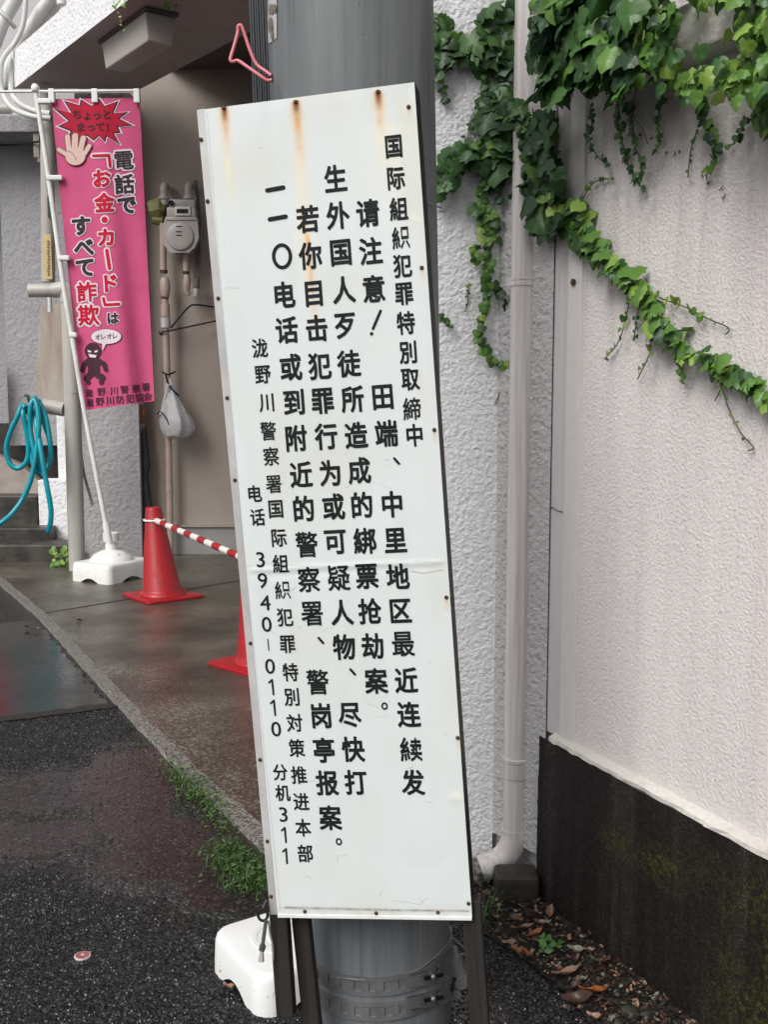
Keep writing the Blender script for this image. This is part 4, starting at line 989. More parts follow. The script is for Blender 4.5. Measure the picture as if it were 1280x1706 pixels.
# standing pipe with elbow
PYp = 8.75
sp_ = root('standing_pipe', V((yp(128, 965, PYp).x, PYp, 0)), 'beige plastic pipe with an elbow standing on the apron behind the banner pole', 'pipe')
def vt(name, x0, y0, x1, y1, r, Y, mat=M_upvc):
    a, b_ = yp(x0, y0, Y), yp(x1, y1, Y); t = MB(); t.tube([a, b_], r, 20); link(name, t.mesh(name, mat, smooth=50), sp_)
b0 = yp(129, 970, PYp); b0.z = .018
t = MB(); t.tube([b0, yp(115, 488, PYp)], .068, 24); link('pipe', t.mesh('pipe', M_upvc, smooth=50), sp_)
t = MB(); a, b_ = yp(47, 484, PYp), yp(105, 484, PYp); b_.z = a.z; t.tube([a, a + V((.006, 0, 0)), b_], [.045, .055, .055], 24); t.tube(curve_pts([yp(88, 484, PYp), yp(108, 482, PYp), yp(114, 492, PYp)], 6), .062, 20); t.lathe([(.072, -.02), (.072, .05)], 24, Matrix.Translation(yp(115, 500, PYp)))
link('elbow', t.mesh('elbow', M_upvc, smooth=50), sp_)
t = MB(); t.tube([yp(72, 676, PYp), yp(106, 682, PYp)], .06, 20); link('branch_pipe', t.mesh('branch_pipe', M_upvc, smooth=50), sp_)
t = MB(); t.lathe([(.0695, -.004), (.0695, .004)], 24, Matrix.Translation(yp(121, 654, PYp))); link('joint', t.mesh('joint', M_alu, smooth=50), sp_)
t = MB(); u0, u1 = yp(80, 470, 9.15), yp(78, 150, 9.15); t.tube([u0, u1], .058, 20)
up2 = link('upper_pipe', t.mesh('upper_pipe', M_upvc, smooth=50)); tag(up2, 'grey vertical pipe above the elbow with a yellow tag on it', 'pipe')
t = MB(); t.box(yp(78, 318, 9.08) + V((.02, 0, 0)), (.02, .01, .12)); t.box(yp(84, 345, 9.08), (.05, .012, .17)); link('green_mark', t.mesh('green_mark', M_dgreen), up2)
t = MB(); t.box(yp(79, 428, 9.05), (.066, .006, .37)); tgo = link('yellow_tag', t.mesh('yellow_tag', M_tag)); tag(tgo, 'narrow yellow written tag hanging on the grey pipe', 'tag')
t = MB(); rr_ = random.Random(3)
for k in range(12):
    q = yp(80, 402 + k * 5, 9.04); t.box(q + V((rr_.uniform(-.004, .004), 0, 0)), (.022, .002, .006)); t.box(q + V((rr_.uniform(-.006, .006), 0, 0)), (.005, .002, .02))
link('lettering', t.mesh('lettering', M_stb), tgo)
px_tube('thin_rod', [(82, 482, 9.3), (83, 520, 9.3)], .02, M_duct, 'short pale rod between the elbow and the beige cover', 'rod')
# tapered beige cover
t = MB(); Yk = 9.5
prof = [yp(69, 514, Yk), yp(67, 560, Yk), yp(64, 640, Yk), yp(62, 655, Yk)]
a_ = [(70, 512), (100, 508), (106, 700), (62, 655), (66, 560)]
P = [yp(x, y, Yk) for x, y in [(72, 512), (84, 509), (106, 510), (108, 672), (90, 668), (62, 652), (65, 580), (67, 545)]]
vs = P + [p + V((.02, .22, 0)) for p in P]; n = len(P)
t.add(vs, [tuple(range(n)), tuple(range(n, 2 * n))[::-1]] + [(i, (i + 1) % n, n + (i + 1) % n, n + i) for i in range(n)])
M_cover = simple('stained_beige_cover', (.42, .37, .31), (.30, .22, .18), 3.2, .6, stretch=(3, 3, .6), contrast=(.4, .7))
tag(link('meter_cover', t.mesh('meter_cover', M_cover, bevel=.015)), 'stained beige tapered cover on the grey wall behind the standing pipe', 'cover')
# teal hose on hooks
hk = root('hose_hook', yp(45, 680, 8.7), 'twin metal hooks sticking out beside the standing pipe, holding the hose', 'hook')
t = MB(); t.tube(curve_pts([yp(*p) for p in ((72, 682, 8.75), (55, 676, 8.65), (48, 668, 8.6), (46, 660, 8.58), (40, 658, 8.57))], 5), .013, 8); t.tube(curve_pts([yp(*p) for p in ((60, 684, 8.7), (46, 680, 8.65), (38, 676, 8.6), (33, 681, 8.6))], 5), .012, 8)
link('hook', t.mesh('hook', M_hoseb, smooth=50), hk)
hs_ = [(0, 872, 8.3), (20, 855, 8.35), (38, 830, 8.4), (52, 795, 8.42), (60, 752, 8.45), (64, 712, 8.47), (62, 680, 8.5), (56, 666, 8.52), (50, 680, 8.5), (50, 715, 8.5), (56, 750, 8.48), (64, 778, 8.48), (75, 782, 8.5), (84, 765, 8.52), (82, 730, 8.52), (74, 690, 8.55), (62, 668, 8.6), (58, 690, 8.55), (66, 740, 8.45), (76, 800, 8.4), (84, 845, 8.4), (84, 868, 8.42), (80, 885, 8.45)]
t = MB(); t.tube(curve_pts([yp(*p) for p in [(-30, 890, 8.3)] + hs_], 6), .021, 12); h2 = [(42, 680, 8.5), (36, 676, 8.52), (28, 695, 8.5), (16, 722, 8.5), (10, 748, 8.5), (16, 772, 8.5), (30, 780, 8.5), (44, 768, 8.5), (47, 745, 8.5), (43, 715, 8.5), (38, 690, 8.5), (42, 678, 8.55), (50, 700, 8.55), (49, 740, 8.52), (56, 775, 8.5), (70, 790, 8.5)]
t.tube(curve_pts([yp(*p) for p in h2], 6), .021, 12)
h3 = [(54, 668, 8.56), (58, 664, 8.56), (67, 690, 8.55), (80, 725, 8.55), (84, 752, 8.55), (80, 775, 8.56), (70, 786, 8.56), (58, 780, 8.57)]
t.tube(curve_pts([yp(*p) for p in h3], 6), .021, 12)
tag(link('garden_hose', t.mesh('garden_hose', M_hose, smooth=60)), 'coiled bright teal garden hose hanging from hooks at the left', 'hose')
px_tube('thin_tube', [(134, 490, 8.9), (132, 700, 8.9), (138, 780, 8.85), (148, 820, 8.85), (154, 842, 8.85)], .012, M_stair, 'thin beige tube dangling in front of the stuccoed pillar', 'tube')
# red banner edge at far left
t = MB(); P = [yp(-60, 560, 9.9), yp(-6, 600, 9.9), yp(-2, 722, 9.9), yp(-60, 725, 9.9)]; vs = P + [p + V((0, .02, 0)) for p in P]
t.add(vs, [(0, 1, 2, 3), (7, 6, 5, 4), (0, 4, 5, 1), (1, 5, 6, 2), (2, 6, 7, 3), (3, 7, 4, 0)])
M_redb = simple('red_cloth', (.42, .02, .06), (.34, .015, .05), 4, .6)
tag(link('red_panel', t.mesh('red_panel', M_redb)), 'sliver of a crimson panel at the left picture edge', 'panel')

# ------------------------------------------------------------------ gas meter group
YG = YW - .02
gm = root('gas_meter', yp(298, 420, YG), 'grey gas meter with twin top fittings on the brown wall beside the pink banner', 'gas meter')
def pxbox(x0, y0, x1, y1, Y, dpt, mat, name, parent, bevel=0):
    a, b_ = yp(x0, y0, Y), yp(x1, y1, Y); t = MB(); t.box(((a.x + b_.x) / 2, Y + dpt / 2, (a.z + b_.z) / 2), (abs(b_.x - a.x), dpt, abs(a.z - b_.z))); return link(name, t.mesh(name, mat, bevel=bevel, smooth=40 if bevel else None), parent)
t = MB(); out = [(277, 366), (326, 366), (328, 395), (322, 410), (313, 418), (284, 418), (275, 406), (272, 385)]
YM = YG - .20
P = [yp(x, y, YM) for x, y in out]; n = len(P); vs = P + [p + V((0, .17, 0)) for p in P]
t.add(vs, [tuple(range(n)), tuple(range(n, 2 * n))[::-1]] + [(i, (i + 1) % n, n + (i + 1) % n, n + i) for i in range(n)]); link('lower_case', t.mesh('lower_case', M_meter, bevel=.015, smooth=40), gm)
t = MB(); c = yp(300, 394, YM); t.lathe([(.12, -.001), (.115, .02), (.10, .026), (.04, .026)], 28, Matrix.Translation(c) @ Matrix.Rotation(R(90), 4, 'X')); link('round_cover', t.mesh('round_cover', M_meter, smooth=40), gm)
pxbox(275, 361, 327, 367, YM - .01, .19, M_meter, 'flange', gm, .005)
uc = pxbox(277, 345, 325, 361, YM, .17, M_meter, 'upper_case', gm, .01)
pxbox(281, 332, 324, 345, YM + .02, .14, M_meter, 'top_case', gm, .01)
fr = pxbox(291, 344, 317, 359, YM - .015, .02, M_duct, 'index_frame', gm, .003)
pxbox(294, 348, 313, 355, YM - .02, .008, M_black, 'index_window', gm)
t = MB(); t.lathe([(.024, 0), (.022, .02)], 14, Matrix.Translation(yp(285, 338, YM + .015)) @ Matrix.Rotation(R(90), 4, 'X')); link('knob', t.mesh('knob', M_black), gm)
for (x) in (273, 314):
    t = MB(); q = yp(x, 330, YM + .08); t.tube([q + V((0, 0, -.06)), q + V((0, 0, .03))], .035, 14); t.tube([q + V((0, 0, -.01)), q + V((0, 0, .015))], .048, 14)
    t.tube(curve_pts([q + V((0, 0, .03)), q + V((0, 0, .09)), q + V((0, .06, .12)), q + V((0, .12, .12))], 5), .034, 14); link('top_fitting', t.mesh('top_fitting', M_meter, smooth=40), gm)
t = MB()
for (y) in (377, 386, 392): q = yp(298, y, YM - .028); t.box(q, (.05, .003, .008))
link('print_mark', t.mesh('print_mark', M_black), gm)
gpz = root('gas_pipe', yp(280, 930, YG), 'pinkish gas pipe with a valve rising up the beige wall to the meter', 'pipe')
def gt(name, pts, r, mat, parent=gpz, Y=YG - .09):
    t = MB(); t.tube([yp(x, y, Y) for x, y in pts], [k / 1750 * Y for k in r] if isinstance(r, list) else r / 1750 * Y, 16); link(name, t.mesh(name, mat, smooth=40), parent)
gt('lower_pipe', [(276, 540), (280, 700), (284, 930)], 5.6, M_pipeP)
gt('coupling', [(275, 507), (275.5, 528)], 7.6, M_pipeP); gt('coupling', [(275.5, 529), (276, 546)], 8.2, M_alu)
gt('collar', [(282, 812), (282.2, 818)], 6.6, M_pipeP)
gt('valve', [(274, 463), (274.5, 470), (275, 485), (275, 496)], [6, 8.5, 8.5, 6], M_pipeP); gt('valve_neck', [(274, 494), (275, 508)], 5.5, M_pipeP)
gt('upper_pipe', [(271, 372), (272, 456)], 5.6, M_pipeP); gt('ring', [(272.4, 450), (272.4, 455)], 6.4, M_screw); gt('ring', [(274.4, 494), (274.4, 498)], 6.4, M_screw)
gt('side_pipe', [(309, 418), (310, 454)], 5.2, M_pipeP); gt('ring', [(310, 452), (310, 456)], 5.8, M_screw); gt('side_valve', [(311, 458), (311.5, 468), (310, 482), (314, 492)], [4.5, 6.5, 6, 4], M_pipeP)
gt('cable_box', [(327, 464), (327, 480)], 5.5, M_fixd); gt('side_socket', [(327, 481), (326, 494)], [5, 4], M_alu)
t = MB()
for x in (324, 328, 331): t.tube(curve_pts([yp(x - 4 if x > 325 else x, 300 if x > 325 else 408, YG - .05), yp(x + 2, 360 if x > 325 else 430, YG - .05), yp(x, 464, YG - .05)], 5), .007, 6)
link('cable', t.mesh('cable', M_fixd, smooth=60), gpz)
t = MB(); t.tube([yp(250, 350, YG - .08), yp(268, 346, YG - .08), yp(276, 350, YG - .08)], [.08, .10, .07], 10); t.tube([yp(255, 364, YG - .08), yp(272, 367, YG - .08)], .05, 10)
tag(link('yellow_valve', t.mesh('yellow_valve', M_yg, smooth=30)), 'dull yellow green valve box at the left shoulder of the gas meter', 'valve')
px_tube('cable', [(284, 547, YG - .1), (296, 532, YG - .1), (315, 511, YG - .08), (330, 508, YG - .05), (372, 514, YG)], .008, M_black, 'black wire rising from the pipe coupling across the beige wall', 'wire')
px_tube('cable', [(265, 552, YG - .1), (268, 558, YG - .1), (272, 552, YG - .14), (282, 551, YG - .16), (330, 541, YG - .05), (375, 531, YG)], .007, M_black, 'black wire looped on the pipe and running right to the signboard', 'wire')
t = MB(); t.box(yp(331, 526, YG + .03), (.19, .02, .12)); 
# plastic bag
bg_ = root('plastic_bag', yp(293, 730, YG - .15), 'crumpled grey translucent plastic bag tied to the gas pipe', 'bag')
t = MB(); segs = 26
prof = [(282, 630, 3), (283, 645, 6), (286, 662, 11), (290, 680, 17), (294, 700, 25), (295, 715, 26), (293, 726, 20), (291, 731, 8)]
rb = random.Random(9); ph = [rb.uniform(0, 6.28) for _ in range(6)]
for (x, y, r_) in prof:
    c = yp(x, y, YG - .17); rw = r_ / 1750 * YG
    for j in range(segs):
        a = 2 * math.pi * j / segs; k = 1 + .13 * math.sin(3 * a + ph[0] + y * .04) + .09 * math.sin(7 * a + ph[1] + y * .02) + rb.uniform(-.05, .05)
        t.v.append(c + V((math.cos(a) * rw * k, math.sin(a) * rw * k * .75, rb.uniform(-.006, .006))))
for i in range(len(prof) - 1):
    for j in range(segs): t.f.append([i * segs + j, i * segs + (j + 1) % segs, (i + 1) * segs + (j + 1) % segs, (i + 1) * segs + j]); t.m.append(0)
t.f.append([(len(prof) - 1) * segs + j for j in range(segs)]); t.m.append(0)
link('bag_body', t.mesh('bag_body', M_bag, smooth=40), bg_)
t = MB(); t.tube(curve_pts([yp(*p) for p in ((282, 640, YG - .2), (275, 665, YG - .18), (270, 690, YG - .17))], 4), [.02] * 8 + [.035], 8); link('bag_handle', t.mesh('bag_handle', M_bag, smooth=40), bg_)
t = MB(); t.tube(curve_pts([yp(*p) for p in ((270, 620, YG - .18), (280, 624, YG - .2), (292, 619, YG - .18))], 4), .008, 6); t.tube(curve_pts([yp(*p) for p in ((276, 624, YG - .2), (280, 640, YG - .2), (290, 652, YG - .24), (298, 660, YG - .22))], 4), .008, 6); t.tube(curve_pts([yp(*p) for p in ((262, 690, YG - .2), (266, 686, YG - .24), (272, 690, YG - .26), (278, 700, YG - .27), (281, 708, YG - .27))], 4), .006, 6)
link('tie', t.mesh('tie', M_black, smooth=60), bg_)
t = MB(); P = [(237, 715), (240, 712), (243, 740), (247, 780), (243, 790), (252, 860), (250, 935), (238, 937)]
q = [yp(x, y, YG - .12) for x, y in P]; n = len(q); t.add(q + [p + V((0, .08, 0)) for p in q], [tuple(range(n))[::-1], tuple(range(n, 2 * n))] + [(i, (i + 1) % n, n + (i + 1) % n, n + i) for i in range(n)])
tag(link('folded_umbrella', t.mesh('folded_umbrella', M_shade)), 'folded black umbrella standing in the gap beside the stuccoed pillar', 'umbrella')
t = MB(); t.tube([yp(236, 675, YG - .1), yp(239, 690, YG - .1), yp(237, 706, YG - .1)], [.01, .02, .01], 6); tag(link('orange_scrap', t.mesh('orange_scrap', M_orange)), 'small orange scrap above the black umbrella', 'scrap')

# ------------------------------------------------------------------ nobori banner
YB = 7.95
bn = root('banner_stand', V((yp(178, 900, YB).x, YB, 0)), 'leaning white pole with cross rod carrying the pink warning banner', 'banner pole')
t = MB(); P0 = yp(181, 900, YB); t.tube(curve_pts([P0] + [yp(x, y, YB - .01) for x, y in ((141, 690), (122, 575), (104.5, 470), (81, 300), (57, 140))], 6), .018, 14); t.lathe([(.026, 0), (.03, .01), (.03, .035), (.018, .045)], 14, Matrix.Translation(yp(58.5, 152, YB - .02))); link('pole', t.mesh('pole', M_tank, smooth=50), bn)
t = MB(); t.tube([yp(176, 872, YB), yp(182, 905, YB)], .027, 14); link('sleeve', t.mesh('sleeve', M_tank, smooth=50), bn)
t = MB(); t.tube([yp(-20, 153, YB - .02), yp(232, 151, YB - .02)], .010, 8); link('cross_rod', t.mesh('cross_rod', M_tank, smooth=60), bn)
def bpt(px, py, off=0.0):
    s_ = (px - 85 - (py - 165) * .1)        # across the cloth
    v_ = min(max((py - 165) / 515, 0), 1)
    wv = .014 * math.sin(s_ * .055 + .6 + v_ * .8) * (.3 + v_) + .010 * math.sin(s_ * .12 + 2.0 - v_ * 1.1) * v_ + (.03 * max(0, (s_ - 105) / 40) ** 2 * (.4 + .6 * v_))
    return yp(px, py, YB + wv * 1.8 - off)
cloth = root('pink_banner', yp(150, 680, YB), 'pink vertical banner with white outlined Japanese warning lettering and a raised hand', 'banner')
TL, TR, BR, BL_ = (85, 165), (232, 163), (257, 668), (140, 684)
t = MB(); nx_, nz_ = 60, 100
for i in range(nx_ + 1):
    for j in range(nz_ + 1):
        u, v_ = i / nx_, j / nz_
        x = lerp(lerp(TL[0], TR[0], u), lerp(BL_[0], BR[0], u), v_) + 2.5 * math.sin(v_ * math.pi) * (1 - u) * -1; y = lerp(lerp(TL[1], TR[1], u), lerp(BL_[1], BR[1], u), v_)
        t.v.append(bpt(x, y))
for i in range(nx_):
    for j in range(nz_): a = i * (nz_ + 1) + j; t.f.append([a, a + 1, a + nz_ + 2, a + nz_ + 1]); t.m.append(0)
M_pink = simple('pink_cloth', (.60, .095, .215), (.54, .08, .19), 2.5, .6, bumps=((9, .25, .02),), spec=.2)
def flat(name, c): 
    m, nt, b = new_mat(name); b.inputs['Base Color'].default_value = (*c, 1); b.inputs['Roughness'].default_value = .6; b.inputs['Specular IOR Level'].default_value = .2; return m
me = t.mesh('cloth', M_pink); me.shade_smooth(); link('cloth', me, cloth)
M_pw, M_pk, M_pr, M_pbr, M_sk, M_so, M_th = flat('print_white', (.72, .62, .66)), flat('print_black', (.035, .025, .035)), flat('print_red', (.50, .006, .035)), flat('print_burst', (.42, .004, .03)), flat('print_skin', (.66, .46, .40)), flat('print_outline', (.24, .08, .07)), flat('print_maroon', (.06, .022, .038))
def cut(vs, fs, step=5.0):
    bm = bmesh.new(); vv = [bm.verts.new((x, y, 0)) for x, y in vs]
    for f in fs:
        try: bm.faces.new([vv[i] for i in f])
        except Exception: pass
    x0, x1 = min(v[0] for v in vs), max(v[0] for v in vs); y0, y1 = min(v[1] for v in vs), max(v[1] for v in vs)
    k = math.ceil(x0 / step) * step
    while k < x1:
        bmesh.ops.bisect_plane(bm, geom=bm.verts[:] + bm.edges[:] + bm.faces[:], plane_co=(k, 0, 0), plane_no=(1, 0, 0)); k += step
    bm.verts.index_update(); V_ = [(v.co.x, v.co.y) for v in bm.verts]; F_ = [[v.index for v in f.verts] for f in bm.faces]; bm.free(); return V_, F_
layers = {}
def pr(key, vs, fs, off):
    vs2, fs2 = cut(vs, fs); mb = layers.setdefault(key, MB()); mb.add([bpt(x, y, off) for x, y in vs2], fs2)
def poly(key, pts, off): pr(key, pts, [tuple(range(len(pts)))], off)
KM = {}
def gb(ch, px, py, s_, key, off=0, outline=True, lay=.0075, rot=0.0, wt=.042, sx=1.0, flip=False):
    global layers
    for (o_, kk, lo) in (((.105 if outline else None), 'white_outline', lay - .003), (wt, key, lay)):
        if o_ is None: continue
        vs, fs = gl_any(ch, o_)
        if rot: c_, s__ = math.cos(rot), math.sin(rot); vs = np.stack([vs[:, 0] * c_ - vs[:, 1] * s__, vs[:, 0] * s__ + vs[:, 1] * c_], -1)
        P = [(px + x * s_ * sx + (-y) * s_ * .07, py - y * s_ - x * s_ * .06) for x, y in vs]
        keep = layers; layers = {}; pr(kk, P, fs, lo); mb = layers[kk]; layers = keep
        link('character_outline' if kk == 'white_outline' else 'character', mb.mesh('character', {'white_outline': M_pw, 'black_print': M_pk, 'red_print': M_pr, 'maroon': M_th}[kk]), cloth)
WTB = {'電': .016, '話': .026, '詐': .026, '欺': .026}
for ch, x, y, s_, k in (('電', 206, 267, 34, 'black_print'), ('話', 207, 306.5, 34, 'black_print'), ('で', 211, 342, 33, 'black_print'), ('お', 169.5, 297, 32, 'red_print'), ('金', 173.4, 337, 33, 'red_print'), ('・', 174, 366, 36, 'red_print'), ('カ', 176, 395, 32, 'red_print'), ('ド', 184, 472, 32, 'red_print'), ('は', 188, 530, 21, 'black_print'),
                         ('す', 135, 376, 34, 'black_print'), ('べ', 139, 412, 34, 'black_print'), ('て', 141, 446, 34, 'black_print'), ('詐', 144, 486, 34, 'red_print'), ('欺', 147, 525, 36, 'red_print')):
    gb(ch, x, y, s_, k, wt=WTB.get(ch, .042))
def bar(pts, w_):
    for kk, ww, lo in (('white_outline', w_ + 2.6, .0046), ('red_print', w_, .0076)):
        global layers
        keep = layers; layers = {}
        for (a, b_) in zip(pts[:-1], pts[1:]): poly(kk, capsule(a, b_, ww, 4), lo + random.uniform(0, .0004))
        mb = layers[kk]; layers = keep; link('stroke_outline' if kk == 'white_outline' else 'stroke', mb.mesh('stroke', M_pw if kk == 'white_outline' else M_pr), cloth)
bar([(155, 259.5), (181, 258.5), (183, 277)], 2.4); bar([(177.5, 417), (182, 447)], 2.9); bar([(172, 497), (174.5, 508), (198, 506.5)], 2.4)
r4 = lambda x, y: (80 + x * .1583, 150 + y * .1583); r5 = lambda x, y: (100 + x * .1758, 400 + y * .1758)
bu = [r4(*p) for p in ((140, 95), (318, 148), (330, 78), (455, 155), (545, 75), (600, 155), (760, 98), (700, 235), (870, 225), (770, 300), (925, 377), (755, 392), (785, 462), (708, 465), (778, 592), (625, 500), (607, 567), (535, 495), (480, 552), (400, 490), (300, 520), (200, 505), (215, 440), (72, 385), (192, 325), (28, 185), (225, 235))]
bc = r4(470, 310)
def star(key, k, off):
    vs = [bc] + [(bc[0] + (x - bc[0]) * k, bc[1] + (y - bc[1]) * k) for x, y in bu]; n = len(bu); pr(key, vs, [(0, 1 + i, 1 + (i + 1) % n) for i in range(n)], off)
star('white_outline', 1.0, .003); star('black_print', .93, .005); star('burst', .86, .007)  # the black layer is the printed border of the burst
for ch, x, y in (('ち', 300, 255), ('ょ', 410, 275), ('っ', 510, 275), ('と', 620, 255), ('ま', 345, 390), ('っ', 450, 400), ('て', 545, 390), ('！', 625, 390)): gb(ch, *r4(x, y), 17, 'black_print', outline=False, lay=.010, wt=.02)
fing = (((110, 625), (225, 700), 22), ((200, 490), (218, 640), 26), ((283, 485), (275, 640), 31), ((368, 508), (335, 640), 28), ((432, 588), (375, 680), 22))
for key, add, lo in (('hand_outline', 10, .0088), ('hand', 0, .0125)):
    for k, (a, b_, r_) in enumerate(fing): poly(key, capsule(r4(*a), r4(*b_), (r_ + add) * .1583, 8), lo + k * .0003)
    c = r4(285, 695); poly(key, ell(c[0], c[1], (105 + add) * .1583, (95 + add) * .1583, 24), lo + .0018)
t_ = [r4(*p) for p in ((205, 640), (250, 660), (280, 700), (295, 735))]
for a, b_ in zip(t_[:-1], t_[1:]): poly('hand_outline', capsule(a, b_, .5, 3), .0155)
# thief figure and speech bubble
c = r5(308, 1050); poly('maroon', ell(c[0], c[1], 78 * .1758, 78 * .1758, 24), .008); poly('maroon', [r5(*p) for p in ((258, 1110), (368, 1110), (372, 1290), (262, 1290))], .0084)
for a, b_, r_ in (((265, 1140), (225, 1175), 22), ((225, 1175), (207, 1235), 20), ((360, 1140), (415, 1175), 22), ((415, 1175), (430, 1225), 20), ((280, 1275), (250, 1310), 30), ((250, 1310), (265, 1350), 20), ((350, 1275), (395, 1300), 30), ((395, 1300), (385, 1350), 20)): poly('maroon', capsule(r5(*a), r5(*b_), r_ * .1758, 6), .0088 + random.uniform(0, .0006))
for P in (((258, 1040), (295, 1052), (290, 1066), (262, 1060)), ((320, 1052), (358, 1040), (352, 1062), (325, 1066)), ((265, 1078), (345, 1090), (335, 1115), (280, 1110))): poly('face_print', [r5(*p) for p in P], .012)
c = r5(435, 915); poly('maroon', ell(c[0], c[1], 26, 13.2, 28), .007); poly('bubble', ell(c[0], c[1], 25, 12.4, 28), .009); poly('bubble', [r5(*p) for p in ((395, 960), (400, 1052), (445, 960))], .0092)
for i, ch in enumerate('オレオレ'): gb(ch, *r5(355 + i * 55, 920 - i * 4), 10.5, 'black_print', outline=False, lay=.010, wt=.015)
for i, (ch, x) in enumerate(zip('滝野川警察署', (147.5, 168.6, 189.3, 206.9, 226.6, 242.4))): gb(ch, x, 655 - i * 2.0, 14.5, 'maroon', outline=False, lay=.005, wt=.012)
for i, (ch, x) in enumerate(zip('滝野川防犯協会', (148.5, 166, 182.6, 200, 216, 232, 246))): gb(ch, x, 671 - i * 1.8, 15, 'maroon', outline=False, lay=.005, wt=.012)
for k, mm, nm in (('white_outline', M_pw, 'burst_outline'), ('face_print', M_pw, 'face_print'), ('bubble', M_pw, 'speech_bubble'), ('black_print', M_pk, 'burst_black_border'), ('burst', M_pbr, 'red_burst'), ('hand_outline', M_so, 'hand_outline'), ('hand', M_sk, 'hand_print'), ('maroon', M_th, 'maroon_print')):
    link(nm, layers[k].mesh(nm, mm), cloth)
# loops
for (x0, y0, x1, y1) in ((64, 170, 86, 168), (78, 299, 104, 294), (98, 432, 116, 428), (116, 560, 128, 556)):
    t = MB(); a, b_ = yp(x0, y0, YB - .01), yp(x1, y1, YB - .01); t.box((a + b_) / 2, ((b_ - a).length, .05, .035), None); link('loop', t.mesh('loop', M_tank, bevel=.008), cloth)
for x in (86, 158, 228):
    a = yp(x, 160, YB - .01); t = MB(); t.box(a, (.045, .04, .10)); link('loop', t.mesh('loop', M_tank, bevel=.008), cloth)
# banner weight
q0, q1, q2 = gp(124, 962), gp(150, 990), gp(243, 972)
cen = (q0 + q2) / 2; yaw = math.atan2(q2.y - q1.y, q2.x - q1.x)
wb = root('weight_base', Matrix.Translation((cen.x + .02, cen.y - .0, .018)) @ Matrix.Rotation(yaw + .1, 4, 'Z'), 'white plastic water weight with domed top under the pink banner pole', 'weight base', 'white plastic banner weights')
link('tank', tank_mesh(.25, .21, .15, M_tank, .035), wb, I4)
t = MB(); t.lathe([(.175, .149), (.17, .165), (.14, .195), (.09, .222), (.055, .232), (.048, .234), (.046, .30), (.062, .302), (.064, .37), (.05, .375), (.035, .376)], 36); link('dome', t.mesh('dome', M_tank, smooth=35), wb, I4)
t = MB(); t.lathe([(.035, 0), (.035, .035), (.03, .04)], 16, Matrix.Translation((.14, .06, .165)) @ Matrix.Rotation(.5, 4, 'Y')); link('filler_cap', t.mesh('filler_cap', M_tank, smooth=40), wb, I4)
t = MB()
for a in (-1.9, -1.25, -.5): t.lathe([(.014, -.004), (.014, .004)], 10, Matrix.Translation((.125 * math.cos(a), .125 * math.sin(a), .200)) @ V((math.cos(a), math.sin(a), 1)).to_track_quat('Z', 'Y').to_matrix().to_4x4())
link('hole', t.mesh('hole', M_alu), wb, I4)

# ------------------------------------------------------------------ cones
HC = .66
def make_cone(loc, lab, yaw):
    r_ = root('traffic_cone', Matrix.Translation(loc) @ Matrix.Rotation(yaw, 4, 'Z'), lab, 'traffic cone', 'red traffic cones')
    return r_
sh = lambda z: V((-.055 * (z / HC), 0, 0))
c1 = gp(271, 994, .016); c2 = gp(440, 1107, .014)
lab1, lab2 = 'whole red traffic cone beside the white banner weight', 'nearer red traffic cone partly hidden behind the left edge of the signboard'
k1 = make_cone(c1, lab1, 0)
t = MB(); t.lathe([(.165, .022), (.160, .035), (.150, .045), (.146, .048), (.140, .06), (.056, HC - .01), (.052, HC), (.035, HC), (.030, HC - .03)], 40, None, sh)
link('cone_body', t.mesh('cone_body', M_cone, smooth=35), k1, I4)
t = MB(); t.prism([(x, y) for x, y in rounded_rect(.225, .225, .03, 4)], 0, .02, Matrix.Rotation(R(38), 4, 'Z')); link('base_plate', t.mesh('base_plate', M_cone, bevel=.006, smooth=35), k1, I4)
t = MB(); t.tube([sh(HC * .86) + V((.075 * math.cos(a), .075 * math.sin(a), HC * .86 + .0 * math.cos(a))) for a in [2 * math.pi * k / 24 for k in range(25)]], .008, 8, False); link('bar_ring', t.mesh('bar_ring', M_barw, smooth=60), k1, I4)
k2 = k1.copy(); COL.objects.link(k2); k2.matrix_basis = Matrix.Translation(c2) @ Matrix.Rotation(R(8), 4, 'Z') @ Matrix.Rotation(0, 4, 'Z'); k2['label'] = lab2
for ch in list(k1.children): c = ch.copy(); COL.objects.link(c); c.parent = k2
r1 = c1 + sh(HC * .86) + V((0, 0, HC * .86)); r2 = c2 + sh(HC * .86) + V((0, 0, HC * .86))
br = root('cone_bar', r1, 'red and white striped plastic bar joining the two traffic cones', 'barrier bar')
d = (r2 - r1); e0 = r1 + d * .03; e1 = r2 - d * .05; nseg = 13
for i in range(nseg):
    t = MB(); a, b_ = e0.lerp(e1, i / nseg), e0.lerp(e1, (i + 1) / nseg); t.tube([a, b_], .021 if i % 2 == 0 else .0212, 14); link('stripe', t.mesh('stripe', M_barw if i % 2 == 0 else M_cone, smooth=50), br)

